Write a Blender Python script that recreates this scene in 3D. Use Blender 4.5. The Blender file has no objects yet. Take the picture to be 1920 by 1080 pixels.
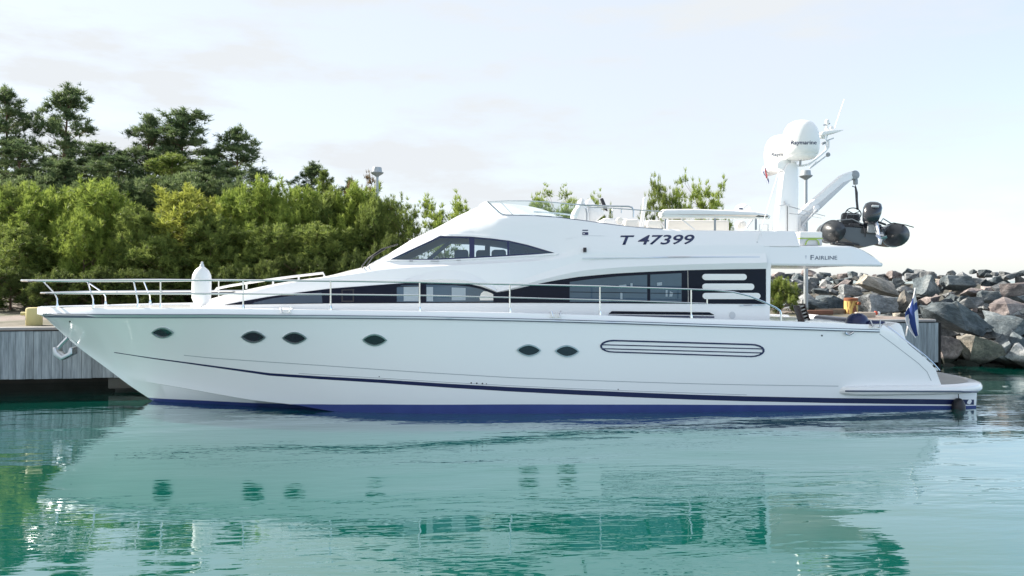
import bpy, bmesh, math, random
from mathutils import Vector, Matrix, noise
from mathutils.bvhtree import BVHTree
from mathutils.geometry import delaunay_2d_cdt

# ------------------------------------------------------------------ camera, sky, sun, exposure
SC = bpy.context.scene
COL = SC.collection
FPX, HOR = 1435.0, 525.0             # focal length and horizon, in pixels of the 1920-wide photograph
YAW = math.radians(3.9)
CAM = Vector((-1.122, -19.06, 2.925))
FWD = Vector((math.sin(YAW), math.cos(YAW), 0)); RGT = Vector((math.cos(YAW), -math.sin(YAW), 0))
cd = bpy.data.cameras.new('camera'); cam = bpy.data.objects.new('camera', cd); COL.objects.link(cam)
cam.location = CAM; cam.rotation_euler = (math.radians(90), 0, -YAW)
cd.sensor_width = 36; cd.lens = FPX / 1920 * 36; cd.shift_y = -(540 - HOR) / 1920
cd.clip_start = 0.1; cd.clip_end = 6000
SC.camera = cam
SUN_EL = math.radians(33); SUN_BACK = math.radians(24)
hz = (-RGT * math.cos(SUN_BACK) + FWD * math.sin(SUN_BACK))
SUN = (hz * math.cos(SUN_EL) + Vector((0, 0, math.sin(SUN_EL)))).normalized()
sl = bpy.data.lights.new('sun', 'SUN'); sl.energy = 5.0; sl.angle = math.radians(0.53); sl.color = (1.0, 0.93, 0.83)
so = bpy.data.objects.new('sun', sl); COL.objects.link(so); so.rotation_euler = SUN.to_track_quat('Z', 'Y').to_euler()
so.location = (0, 0, 40)
W = bpy.data.worlds.new('World'); SC.world = W; W.use_nodes = True
wn, wl = W.node_tree.nodes, W.node_tree.links
bg = wn['Background']
sky = wn.new('ShaderNodeTexSky'); sky.sky_type = 'NISHITA'; sky.sun_disc = False
sky.sun_elevation = SUN_EL; sky.sun_rotation = math.atan2(SUN.x, SUN.y)
sky.altitude = 0; sky.air_density = 1.0; sky.dust_density = 0.6; sky.ozone_density = 1.6
tc = wn.new('ShaderNodeTexCoord'); mp = wn.new('ShaderNodeMapping'); mp.inputs['Scale'].default_value = (1.4, 1.4, 5.5)
mp.inputs['Rotation'].default_value = (0, 0.12, 0.3)
cn = wn.new('ShaderNodeTexNoise'); cn.inputs['Scale'].default_value = 2.6; cn.inputs['Detail'].default_value = 8
cn.inputs['Roughness'].default_value = 0.58
cr = wn.new('ShaderNodeValToRGB'); cr.color_ramp.elements[0].position = 0.46; cr.color_ramp.elements[1].position = 0.78
dn = wn.new('ShaderNodeVectorMath'); dn.operation = 'DOT_PRODUCT'; dn.inputs[1].default_value = SUN     # thin cloud glows towards the sun
hz_ = wn.new('ShaderNodeMapRange'); hz_.inputs[1].default_value = -.62; hz_.inputs[2].default_value = .20; hz_.inputs[3].default_value = .05; hz_.inputs[4].default_value = .84
cm = wn.new('ShaderNodeMath'); cm.operation = 'MULTIPLY_ADD'; cm.inputs[1].default_value = 0.38; cm.use_clamp = True
mx = wn.new('ShaderNodeMix'); mx.data_type = 'RGBA'
mx.inputs[7].default_value = (2.60, 2.72, 2.84, 1)        # thin high cloud, in the sky's own units
wl.new(tc.outputs['Generated'], mp.inputs['Vector']); wl.new(mp.outputs[0], cn.inputs['Vector'])
wl.new(tc.outputs['Generated'], dn.inputs[0]); wl.new(dn.outputs['Value'], hz_.inputs[0])
sz = wn.new('ShaderNodeSeparateXYZ'); wl.new(tc.outputs['Generated'], sz.inputs[0])          # haze lies white along the horizon
hl = wn.new('ShaderNodeMapRange'); hl.inputs[1].default_value = 0.0; hl.inputs[2].default_value = 0.17; hl.inputs[3].default_value = .88; hl.inputs[4].default_value = 0.0; wl.new(sz.outputs[2], hl.inputs[0])
hm = wn.new('ShaderNodeMath'); hm.operation = 'MAXIMUM'; wl.new(hl.outputs[0], hm.inputs[0]); wl.new(cm.outputs[0], hm.inputs[1])
wl.new(cn.outputs[0], cr.inputs[0]); wl.new(cr.outputs[0], cm.inputs[0]); wl.new(hz_.outputs[0], cm.inputs[2]); wl.new(hm.outputs[0], mx.inputs[0])
wl.new(sky.outputs[0], mx.inputs[6]); wl.new(mx.outputs[2], bg.inputs['Color'])
bg.inputs['Strength'].default_value = 0.14
SC.view_settings.view_transform = 'Standard'; SC.view_settings.look = 'None'
SC.view_settings.exposure = 1.22; SC.view_settings.gamma = 1.0; SC.view_settings.use_curve_mapping = False
SC.render.engine = 'CYCLES'
SC.cycles.max_bounces = 10; SC.cycles.transparent_max_bounces = 24; SC.cycles.sample_clamp_indirect = 6
SC.cycles.use_denoising = True

# ------------------------------------------------------------------ geometry helpers
def ray(u, v):
    return FWD + RGT * ((u - 960) / FPX) + Vector((0, 0, (HOR - v) / FPX))
def PY(u, v, y):                      # point of that sight line in the plane y
    d = ray(u, v); return CAM + d * ((y - CAM.y) / d.y)
def PD(u, v, dep):                    # at a depth
    return CAM + ray(u, v) * dep
def PZ(u, v, z):                      # at a height
    d = ray(u, v); return CAM + d * ((z - CAM.z) / d.z)
def XU(u, y=-2.0): return PY(u, HOR, y).x
def ZV(x, y, v):                      # height at plan position whose image row is v
    dep = (Vector((x, y, 0)) - CAM).dot(FWD); return CAM.z + (HOR - v) / FPX * dep
def pchip(pts):
    xs = [p[0] for p in pts]; ys = [p[1] for p in pts]; n = len(xs)
    h = [xs[i+1]-xs[i] for i in range(n-1)]; d = [(ys[i+1]-ys[i])/h[i] for i in range(n-1)]
    m = [0.0]*n; m[0] = d[0]; m[-1] = d[-1]
    for i in range(1, n-1):
        if d[i-1]*d[i] > 0:
            w1 = 2*h[i]+h[i-1]; w2 = h[i]+2*h[i-1]; m[i] = (w1+w2)/(w1/d[i-1]+w2/d[i])
    def f(x):
        if x <= xs[0]: return ys[0]
        if x >= xs[-1]: return ys[-1]
        i = 0
        while x > xs[i+1]: i += 1
        t = (x-xs[i])/h[i]; t2 = t*t; t3 = t2*t
        return (2*t3-3*t2+1)*ys[i]+(t3-2*t2+t)*h[i]*m[i]+(-2*t3+3*t2)*ys[i+1]+(t3-t2)*h[i]*m[i+1]
    return f
def lerp(a, b, t): return a + (b - a) * t

def link(name, me, mat=None, parent=None, smooth=None):
    o = bpy.data.objects.new(name, me); COL.objects.link(o)
    if mat:
        for m in (mat if isinstance(mat, (list, tuple)) else [mat]): me.materials.append(m)
    if smooth is not None:
        me.shade_smooth(); me.set_sharp_from_angle(angle=math.radians(smooth))
    if parent: attach(o, parent)
    return o
def attach(o, parent):
    o.parent = parent; o.matrix_parent_inverse = Matrix.Translation(-wloc(parent))
def wloc(o):
    # parents here are only translated; their world place is stored when made
    return Vector(o.get('_w', (0, 0, 0)))
def tag(o, label=None, cat=None, group=None, kind=None):
    if label: o['label'] = label
    if cat: o['category'] = cat
    if group: o['group'] = group
    if kind: o['kind'] = kind
    return o
def empty(name, loc, label, cat, group=None):
    o = bpy.data.objects.new(name, None); COL.objects.link(o); o.location = loc
    o.empty_display_size = 0.3; o['_w'] = tuple(loc)
    return tag(o, label, cat, group)
class MB:                              # collects shapes into one mesh
    def __init__(s): s.v = []; s.f = []; s.mi = []
    def add(s, vs, fs, mi=0):
        b = len(s.v); s.v += [Vector(p) for p in vs]; s.f += [tuple(i+b for i in f) for f in fs]; s.mi += [mi]*len(fs)
    def mesh(s, name):
        me = bpy.data.meshes.new(name); me.from_pydata([tuple(p) for p in s.v], [], s.f); me.update()
        for p, k in zip(me.polygons, s.mi): p.material_index = k
        return me
    def build(s, name, mat=None, parent=None, smooth=35): return link(name, s.mesh(name), mat, parent, smooth)
    def tube(s, pts, r, seg=8, caps=True, mi=0, closed=False):
        pts = [Vector(p) for p in pts]; n = len(pts); rr = r if isinstance(r, (list, tuple)) else [r]*n
        vs = []; up = None
        for i, p in enumerate(pts):
            a = pts[(i-1) % n] if (closed or i > 0) else p
            c = pts[(i+1) % n] if (closed or i < n-1) else p
            t = (c-a).normalized()
            if up is None:
                up = Vector((0, 0, 1)) if abs(t.z) < 0.9 else Vector((1, 0, 0))
            sx = t.cross(up).normalized(); up = sx.cross(t).normalized()
            for k in range(seg):
                an = 2*math.pi*k/seg; vs.append(p + (sx*math.cos(an)+up*math.sin(an))*rr[i])
        fs = []
        for i in range(n if closed else n-1):
            j = (i+1) % n
            for k in range(seg):
                k2 = (k+1) % seg; fs.append((i*seg+k, i*seg+k2, j*seg+k2, j*seg+k))
        if caps and not closed:
            fs.append(tuple(range(seg-1, -1, -1))); fs.append(tuple((n-1)*seg+k for k in range(seg)))
        s.add(vs, fs, mi); return s
    def lathe(s, prof, c, axis=(0, 0, 1), seg=24, mi=0, ref=None):
        c = Vector(c); ax = Vector(axis).normalized()
        rx = Vector(ref) if ref else (Vector((1, 0, 0)) if abs(ax.x) < 0.9 else Vector((0, 1, 0)))
        rx = (rx-ax*rx.dot(ax)).normalized(); ry = ax.cross(rx); vs = []; fs = []
        for (r, h) in prof:
            for k in range(seg):
                a = 2*math.pi*k/seg; vs.append(c+ax*h+(rx*math.cos(a)+ry*math.sin(a))*r)
        for i in range(len(prof)-1):
            for k in range(seg):
                k2 = (k+1) % seg; fs.append((i*seg+k, i*seg+k2, (i+1)*seg+k2, (i+1)*seg+k))
        fs.append(tuple(range(seg-1, -1, -1))); fs.append(tuple((len(prof)-1)*seg+k for k in range(seg)))
        s.add(vs, fs, mi); return s
    def box(s, c, size, rot=None, bev=0.0, mi=0, seg=2):
        bm = bmesh.new(); bmesh.ops.create_cube(bm, size=1.0)
        for v in bm.verts: v.co = Vector((v.co.x*size[0], v.co.y*size[1], v.co.z*size[2]))
        if bev > 0: bmesh.ops.bevel(bm, geom=list(bm.edges), offset=bev, segments=seg, affect='EDGES', profile=0.5)
        M = Matrix.Translation(Vector(c)) @ (rot.to_4x4() if rot is not None else Matrix.Identity(4))
        bm.verts.index_update()
        s.add([M @ v.co for v in bm.verts], [[v.index for v in f.verts] for f in bm.faces], mi); bm.free(); return s
    def prism(s, outline, y0, y1, bev=0.0, mi=0, seg=2):   # outline of (x,z), between two y planes
        bm = bmesh.new(); a = [bm.verts.new((x, y0, z)) for x, z in outline]
        f = bm.faces.new(a); r = bmesh.ops.extrude_face_region(bm, geom=[f])
        for e in r['geom']:
            if isinstance(e, bmesh.types.BMVert): e.co.y = y1
        bmesh.ops.recalc_face_normals(bm, faces=list(bm.faces))
        if bev > 0: bmesh.ops.bevel(bm, geom=list(bm.edges), offset=bev, segments=seg, affect='EDGES', profile=0.5)
        bm.verts.index_update()
        s.add([v.co.copy() for v in bm.verts], [[v.index for v in f.verts] for f in bm.faces], mi); bm.free(); return s
    def loft(s, rows, closed_u=False, cap=False, mi=0):
        n = len(rows[0]); vs = [p for r in rows for p in r]; fs = []
        for i in range(len(rows)-1):
            for k in range(n if closed_u else n-1):
                k2 = (k+1) % n; fs.append((i*n+k, i*n+k2, (i+1)*n+k2, (i+1)*n+k))
        if cap:
            fs.append(tuple(range(n-1, -1, -1))); fs.append(tuple((len(rows)-1)*n+k for k in range(n)))
        s.add(vs, fs, mi); return s
def rotm(x=0, y=0, z=0): return (Matrix.Rotation(z, 3, 'Z') @ Matrix.Rotation(y, 3, 'Y') @ Matrix.Rotation(x, 3, 'X'))
def fix_normals(me):
    bm = bmesh.new(); bm.from_mesh(me); bmesh.ops.remove_doubles(bm, verts=bm.verts, dist=1e-5)
    bmesh.ops.recalc_face_normals(bm, faces=bm.faces); bm.to_mesh(me); bm.free(); me.update()
def bvh_of(me): return BVHTree.FromPolygons([v.co.copy() for v in me.vertices], [tuple(p.vertices) for p in me.polygons])
def hitn(bvh, u, v):                   # hit, or the nearest place that can be hit
    for rr in (0, 1, 2, 4, 6, 9, 13, 18, 24):
        for an in range(1 if rr == 0 else 12):
            q = hit(bvh, u+rr*math.cos(an*.5236), v+rr*math.sin(an*.5236))
            if q: return q
    return PY(u, v, -2), Vector((0, -1, 0))
def hit(bvh, u, v):
    d = ray(u, v); loc, nor, idx, dist = bvh.ray_cast(CAM, d.normalized())
    if loc is None: return None
    if nor.dot(d) > 0: nor = -nor
    return loc, nor
def inpoly(p, poly):
    c = False; j = len(poly)-1
    for i in range(len(poly)):
        a, b = poly[i], poly[j]
        if (a[1] > p[1]) != (b[1] > p[1]) and p[0] < (b[0]-a[0])*(p[1]-a[1])/(b[1]-a[1])+a[0]: c = not c
        j = i
    return c
def densify(poly, step):
    out = []
    for i, a in enumerate(poly):
        b = poly[(i+1) % len(poly)]; n = max(1, int(math.hypot(b[0]-a[0], b[1]-a[1])/step))
        for k in range(n): out.append((lerp(a[0], b[0], k/n), lerp(a[1], b[1], k/n)))
    return out
def cubic(pts, n=8, closed=False):      # Catmull-Rom through points
    out = []; m = len(pts); rng = m if closed else m-1
    for i in range(rng):
        p0 = pts[(i-1) % m] if closed or i > 0 else pts[0]; p1 = pts[i]; p2 = pts[(i+1) % m]
        p3 = pts[(i+2) % m] if closed or i+2 < m else pts[-1]
        for k in range(n):
            t = k/n
            out.append(tuple(0.5*((2*b)+(c-a)*t+(2*a-5*b+4*c-d)*t*t+(3*b-a-3*c+d)*t**3) for a, b, c, d in zip(p0, p1, p2, p3)))
    if not closed: out.append(tuple(pts[-1]))
    return out
def patch(name, outer, bvh, mat, parent, off=0.004, holes=(), step=14, thick=0.006, mb=None, mi=0, smooth=40):
    """sheet laid on a surface where the outline is seen from the camera, with a rim of its own thickness"""
    loops = [densify(outer, step)]+[densify(h, step) for h in holes]
    pts = []; edges = []
    for L in loops:
        b = len(pts); pts += [Vector(p) for p in L]; edges += [(b+i, b+(i+1) % len(L)) for i in range(len(L))]
    us = [p[0] for p in outer]; vs_ = [p[1] for p in outer]
    g = step; y = min(vs_)+g/2
    while y < max(vs_):
        x = min(us)+g/2
        while x < max(us):
            if inpoly((x, y), outer) and not any(inpoly((x, y), h) for h in holes):
                if min((p-Vector((x, y))).length for p in pts[:len(edges)]) > g*0.35: pts.append(Vector((x, y)))
            x += g
        y += g
    vo, ed, fa, *_ = delaunay_2d_cdt(pts, edges, [], 0, 1e-4)
    fs = []
    for f in fa:
        c = sum((vo[i] for i in f), Vector((0, 0)))/len(f)
        if inpoly(c, outer) and not any(inpoly(c, h) for h in holes): fs.append(list(f))
    P3 = []; N3 = []
    for p in vo:
        h = hitn(bvh, p[0], p[1])
        P3.append(h[0]); N3.append(h[1])
    vs = [a+n*off for a, n in zip(P3, N3)]; F = []
    for f in fs:
        nn = (vs[f[1]]-vs[f[0]]).cross(vs[f[2]]-vs[f[0]])
        if nn.dot(N3[f[0]]) < 0: f = f[::-1]
        F.append(tuple(f))
    if thick:
        cnt = {}
        for f in F:
            for i in range(len(f)):
                a, b = f[i], f[(i+1) % len(f)]; cnt[(a, b)] = 1
        n0 = len(vs); vs += [a+n*(off-thick) for a, n in zip(P3, N3)]
        for (a, b) in list(cnt):
            if (b, a) not in cnt: F.append((b, a, a+n0, b+n0))
    m = mb or MB(); m.add(vs, F, mi)
    if mb: return None
    me = m.mesh(name)
    bm = bmesh.new(); bm.from_mesh(me)
    bmesh.ops.delete(bm, geom=[v for v in bm.verts if not v.link_faces], context='VERTS'); bm.to_mesh(me); bm.free()
    return link(name, me, mat, parent, smooth)
def strip_px(top, bot):                # outline from two polylines
    return list(top)+list(reversed(bot))
def band(line, w):                      # constant or varying pixel-width band around a polyline
    t = []; b = []
    for i, p in enumerate(line):
        ww = w[i] if isinstance(w, (list, tuple)) else w
        q0 = line[max(0, i-1)]; q1 = line[min(len(line)-1, i+1)]; dx, dy = q1[0]-q0[0], q1[1]-q0[1]; L = math.hypot(dx, dy) or 1
        t.append((p[0]+dy/L*ww/2, p[1]-dx/L*ww/2)); b.append((p[0]-dy/L*ww/2, p[1]+dx/L*ww/2))
    return strip_px(t, b)

# ------------------------------------------------------------------ materials
def mat(name): 
    m = bpy.data.materials.new(name); m.use_nodes = True; nt = m.node_tree
    return m, nt.nodes, nt.links, nt.nodes['Principled BSDF']
def simple(name, col, rough=0.4, metal=0.0, var=0.06, scale=3.0, bump=0.0, bscale=40, coat=0.0, spec=0.5):
    m, n, l, p = mat(name)
    p.inputs['Roughness'].default_value = rough; p.inputs['Metallic'].default_value = metal
    p.inputs['Coat Weight'].default_value = coat; p.inputs['Specular IOR Level'].default_value = spec
    t = n.new('ShaderNodeTexCoord'); no = n.new('ShaderNodeTexNoise'); no.inputs['Scale'].default_value = scale; no.inputs['Detail'].default_value = 5
    mi = n.new('ShaderNodeMix'); mi.data_type = 'RGBA'
    mi.inputs[6].default_value = tuple(c*(1-var) for c in col)+(1,); mi.inputs[7].default_value = tuple(min(1, c*(1+var)) for c in col)+(1,)
    l.new(t.outputs['Object'], no.inputs['Vector']); l.new(no.outputs[0], mi.inputs[0]); l.new(mi.outputs[2], p.inputs['Base Color'])
    if bump:
        nb = n.new('ShaderNodeTexNoise'); nb.inputs['Scale'].default_value = bscale; nb.inputs['Detail'].default_value = 6
        bp = n.new('ShaderNodeBump'); bp.inputs['Strength'].default_value = bump; bp.inputs['Distance'].default_value = 0.02
        l.new(t.outputs['Object'], nb.inputs['Vector']); l.new(nb.outputs[0], bp.inputs['Height']); l.new(bp.outputs[0], p.inputs['Normal'])
    return m
M = {}
M['gel'] = simple('white gelcoat', (.80, .80, .80), .18, var=.015, scale=.7, coat=.3)
M['gelrough'] = simple('white moulded deck', (.80, .79, .77), .45, var=.03, scale=2)
M['cover'] = simple('white canvas', (.74, .74, .73), .8, var=.06, scale=5, bump=.25, bscale=14)
M['cream'] = simple('cream upholstery', (.70, .67, .62), .6, var=.04)
M['navy'] = simple('navy stripe paint', (.012, .018, .075), .3, var=.05)
M['band'] = simple('dark window film', (.003, .005, .016), .22, var=.05, spec=.18)
M['black'] = simple('black rubber', (.012, .012, .016), .45, var=.2)
M['steel'] = simple('polished stainless steel', (.78, .78, .78), .12, 1.0, var=.02)
M['steel2'] = simple('brushed steel', (.55, .57, .60), .32, 1.0, var=.05)
M['grey'] = simple('grey plastic', (.28, .30, .32), .4, var=.06)
M['lgrey'] = simple('pale grey moulding', (.55, .57, .59), .4, var=.04)
M['groove'] = simple('shadow gap sealant', (.36, .39, .42), .6, var=.03)
M['rub'] = simple('rubbing strake', (.085, .11, .16), .5, var=.08, spec=.3)
M['teak'] = simple('weathered teak', (.30, .29, .27), .7, var=.2, scale=6)
M['paneb'] = simple('sky-toned saloon pane', (.040, .075, .115), .07, var=.35, scale=1.2, coat=.35)  # base colour carries the blue-grey of reflected sky
M['paned'] = simple('tinted cabin pane', (.026, .046, .075), .07, var=.2, scale=2, coat=.35)
M['pgl'] = simple('porthole glass', (.010, .013, .022), .06, var=.1, coat=1)
M['curt'] = simple('pale curtain', (.30, .36, .40), .6, var=.1)
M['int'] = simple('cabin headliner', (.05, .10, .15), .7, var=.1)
M['silver'] = simple('silver lettering', (.50, .53, .57), .4, var=.02)
M['wood'] = simple('dark brown wood', (.035, .018, .014), .4, var=.4, scale=8)
M['boltgrey'] = simple('galvanised steel', (.33, .36, .38), .5, .3, var=.12, scale=6)
M['tubegrey'] = simple('dark grey hypalon', (.030, .033, .037), .38, var=.15, scale=4)
M['rib'] = simple('grey fibreglass', (.075, .095, .115), .35, var=.08)
M['cowl'] = simple('black outboard cowling', (.015, .018, .024), .22, var=.2, coat=.6)
M['shade'] = simple('windscreen mesh cover', (.62, .63, .64), .7, var=.05, bump=.1, bscale=120)
M['lime'] = simple('lime green trim', (.35, .50, .10), .5)

def glass_mat(name, tint, refl=.12):
    m, n, l, p = mat(name); n.remove(p)
    tr = n.new('ShaderNodeBsdfTransparent'); tr.inputs[0].default_value = tint+(1,)
    g = n.new('ShaderNodeBsdfGlossy'); g.inputs['Roughness'].default_value = .02; g.inputs[0].default_value = (.74, .90, 1, 1)
    fr = n.new('ShaderNodeFresnel'); fr.inputs[0].default_value = 1.5
    ad = n.new('ShaderNodeMath'); ad.operation = 'ADD'; ad.inputs[1].default_value = refl; ad.use_clamp = True
    mxs = n.new('ShaderNodeMixShader'); l.new(fr.outputs[0], ad.inputs[0]); l.new(ad.outputs[0], mxs.inputs[0])
    l.new(tr.outputs[0], mxs.inputs[1]); l.new(g.outputs[0], mxs.inputs[2]); l.new(mxs.outputs[0], n['Material Output'].inputs[0])
    return m
M['glass'] = glass_mat('clear window glass', (.66, .79, .88), .07)
M['perspex'] = glass_mat('tinted perspex', (.84, .90, .91), .03)

def hull_material():
    m, n, l, p = mat('hull gelcoat and antifouling')
    t = n.new('ShaderNodeTexCoord'); sx = n.new('ShaderNodeSeparateXYZ'); l.new(t.outputs['Object'], sx.inputs[0])
    no = n.new('ShaderNodeTexNoise'); no.inputs['Scale'].default_value = .6; l.new(t.outputs['Object'], no.inputs['Vector'])
    w = n.new('ShaderNodeMix'); w.data_type = 'RGBA'; w.inputs[6].default_value = (.82, .835, .855, 1); w.inputs[7].default_value = (.85, .855, .86, 1)
    l.new(no.outputs[0], w.inputs[0])
    n2 = n.new('ShaderNodeTexNoise'); n2.inputs['Scale'].default_value = 2.2; n2.inputs['Detail'].default_value = 8; l.new(t.outputs['Object'], n2.inputs['Vector'])
    b = n.new('ShaderNodeMix'); b.data_type = 'RGBA'; b.inputs[6].default_value = (.026, .040, .18, 1); b.inputs[7].default_value = (.05, .08, .28, 1)
    l.new(n2.outputs[0], b.inputs[0])
    gt = n.new('ShaderNodeMath'); gt.operation = 'GREATER_THAN'; l.new(sx.outputs[2], gt.inputs[0])
    wa = n.new('ShaderNodeAttribute'); wa.attribute_name = 'waterline'; l.new(wa.outputs['Fac'], gt.inputs[1])    # the painted waterline follows the trim
    f = n.new('ShaderNodeMix'); f.data_type = 'RGBA'; l.new(gt.outputs[0], f.inputs[0]); l.new(b.outputs[2], f.inputs[6]); l.new(w.outputs[2], f.inputs[7])
    l.new(f.outputs[2], p.inputs['Base Color'])
    r = n.new('ShaderNodeMapRange'); r.inputs[3].default_value = .45; r.inputs[4].default_value = .16; l.new(gt.outputs[0], r.inputs[0]); l.new(r.outputs[0], p.inputs['Roughness'])
    p.inputs['Coat Weight'].default_value = .25
    return m
M['hull'] = hull_material()
# ------------------------------------------------------------------ the motor yacht: hull
yacht = empty('motor_yacht', (0, 0, 0), 'large white motor yacht with navy stripes and flying bridge, moored along the timber quay', 'yacht')
X0 = PY(75, 578, 0).x
_be = pchip([(0, 0), (.12, .36), (.45, .74), (1.1, 1.18), (2.4, 1.78), (4.4, 2.28), (7, 2.58), (10, 2.68), (15, 2.68), (19.5, 2.58), (23.5, 2.42)])
def BE(x): return _be(max(0.0, x-X0))
def onside(u, v, f=BE, add=0.0):
    x = XU(u)
    for _ in range(12): x = PY(u, v, -(f(x)+add)).x
    return PY(u, v, -(f(x)+add))
def zcurve(px, f=BE, add=0.0):
    return pchip(sorted([(p.x, p.z) for p in (onside(u, v, f, add) for u, v in px)]))
_zr0 = zcurve([(100, 591), (200, 591.7), (300, 592), (400, 592), (600, 593.5), (800, 596), (1000, 600.5), (1180, 605.5), (1300, 609.5), (1500, 616), (1655, 621)])
_zg0 = zcurve([(100, 577), (200, 577), (300, 577.3), (456, 579), (620, 581), (787, 583.5), (956, 586), (1125, 591), (1296, 597), (1465, 602), (1655, 609.5)])
_slant = zcurve([(1640, 598), (1661, 613.5), (1700, 644), (1734, 671), (1752, 688), (1763, 705), (1768, 723)], lambda x: 2.45)
XS = onside(1661, 613).x
XE = PY(1829, 771, -2.25).x
ZFL = PY(1740, 741.5, -2.62).z+.03
def ZG(x): return _zg0(x) if x < XS-.12 else max(min(_zg0(x), _slant(x)), ZFL)
def ZR(x): return min(_zr0(x), ZG(x)-.03)
stem = [(76, 586), (84, 595), (105, 614.5), (140, 645.5), (200, 690.5), (250, 727.5), (276, 744.5), (289, 753.5), (312, 772)]
sp = [PY(u, v, 0) for u, v in stem]
_zk = pchip([(p.x, p.z) for p in sp]+[(-7.2, -.62), (-4.5, -.95), (0, -1.05), (XE, -.75)])
ch = [PY(222, 706, 0), PY(270, 715, -.28), PY(337, 726.3, -.60), PY(400, 737.5, -.92), PY(480, 750.8, -1.28), PY(545, 758, -1.52)]
_zc = pchip([(p.x, p.z) for p in ch]+[(ch[-1].x+1.3, -.02), (ch[-1].x+4, -.08), (XE, -.12)])
_bc = pchip([(X0, 0), (ch[0].x-.05, 0.0)]+[(p.x, -p.y) for p in ch[1:]]+[(ch[-1].x+1.6, 1.95), (ch[-1].x+4, 2.28), (ch[-1].x+7, 2.40), (XE-4, 2.38), (XE, 2.25)])
_fl = pchip([(X0, 1.35), (-8, 1.5), (-5, 1.25), (-1, .95), (4, .72), (XE, .62)])
def zdeck(x): return ZG(x)-.06
def hull_half(x):
    be, zg, zr, zk = BE(x), ZG(x), ZR(x), _zk(x)
    if x > XE-.5: be *= 1-.05*((x-XE+.5)/.5)**2
    zk = min(zk, zr-.01); zc = max(_zc(x), zk) if x > ch[0].x else zk
    zc = min(zc, zr-.01); bc = min(_bc(x), be) if x > ch[0].x else 0.0
    zf = max(_zr0(x), zr); fl = _fl(x)
    be0 = be; be = bc+(be0-bc)*min(1, max(0, (zr-zc)/(zf-zc)))**fl
    k = .14 if be > .4 else be*.3
    drop = .06 if x < XS else .06+min(.34, (x-XS)*.9)
    if zg < .45: drop = .03
    pts = [(0, zg-drop+.05), (-max(be-.5, be*.5), zg-drop+.03), (-(be-k), zg-drop), (-(be-k*.85), zg-.012), (-(be-k*.6), zg), (-(be-k*.28), zg-.006), (-(be-.012*min(1, be)), zg-.045)]
    if zg-zr < .08: pts[-1] = (-(be-.005), zg-.02)
    NR = 16
    for j in range(NR+1):
        w = 1-j/NR; z_ = lerp(zc, zr, w); pts.append((-(bc+(be0-bc)*min(1, max(0, (z_-zc)/(zf-zc)))**fl), z_))
    pts += [(-bc*.94, zc-.015 if bc > .1 else zc), (-bc*.5, lerp(zk, zc, .47)), (0, zk)]
    return pts
NX = 150; rows = []
for i in range(NX+1):
    t = i/NX; x = X0+.002+(XE-X0-.002)*(t**1.25)
    h = hull_half(x)
    near = [Vector((x, y, z)) for y, z in h]; far = [Vector((x, -y, z)) for y, z in reversed(h)][1:-1]
    rows.append(near+far)
mb = MB(); mb.loft(rows, closed_u=True, cap=True)
hme = mb.mesh('hull'); fix_normals(hme)
HB = bvh_of(hme)
hull = link('hull', hme, M['hull'], yacht, 32)
_q = [hitn(HB, u, v)[0] for u, v in [(310, 747.8), (400, 752), (480, 755.7), (600, 758), (720, 758.4), (960, 758.2), (1200, 758.5), (1400, 759.3), (1560, 760), (1700, 760.6), (1810, 761)]]
_wl = pchip(sorted((q.x, q.z) for q in _q)); at_ = hme.attributes.new('waterline', 'FLOAT', 'POINT')
for i, v in enumerate(hme.vertices): at_.data[i].value = _wl(v.co.x)

# paint lines, grooves and strakes on the hull
stripe_t = [(214, 660.3), (250, 665.5), (289, 671.2), (350, 679), (420, 688.3), (506, 699.6), (600, 705.5), (720, 711.9), (840, 719.5), (960, 725.9), (1080, 731.3), (1200, 736.2), (1300, 740), (1400, 743), (1560, 746.3), (1700, 748), (1826, 749.3)]
stripe_w = [1.0, 1.4, 2.0, 2.6, 3.4, 4.6, 5.5, 6.4, 7.3, 8.2, 8.8, 9.2, 9.3, 9.3, 9.3, 9.5, 9.6]
patch('hull_stripe', strip_px(stripe_t, [(u, v+w) for (u, v), w in zip(stripe_t, stripe_w)]), HB, M['navy'], yacht, .003, step=16, thick=.005)
g1 = [(345, 666), (400, 671.5), (500, 678.5), (600, 685), (700, 692), (800, 698.7), (960, 708), (1080, 712.5), (1200, 716.5), (1300, 719.4), (1400, 721.6), (1572, 724)]
patch('hull_seam', band(g1, 1.3), HB, M['groove'], yacht, .003, step=16, thick=.004)
g2 = [(560, 700.2), (720, 709.4), (840, 717), (960, 723.3), (1080, 728.8), (1200, 733.6), (1400, 740.4)]
patch('pinstripe', band(g2, .9), HB, M['groove'], yacht, .003, step=16, thick=.004)
g3 = [(1649, 626), (1680, 649), (1721, 680.5), (1738, 697), (1746, 714)]
patch('hull_seam', band(g3, 1.2), HB, M['groove'], yacht, .003, step=12, thick=.004)
# rubbing strake: a proud moulding with a steel band
rubpx = [(u, v) for u, v in [(84, 590.3), (130, 591), (200, 591.7), (300, 592), (400, 592), (600, 593.5), (800, 596), (1000, 600.5), (1180, 605.5), (1300, 609.5), (1500, 616), (1648, 620.7)]]
rs = patch('rubbing_strake', strip_px([(u, v-2.6) for u, v in rubpx], [(u, v+2.4) for u, v in rubpx]), HB, M['rub'], yacht, .035, step=16, thick=.06)
patch('steel_band', strip_px([(u, v-1.2) for u, v in rubpx], [(u, v+.2) for u, v in rubpx]), HB, M['steel2'], rs, .045, step=16, thick=.02)
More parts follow.
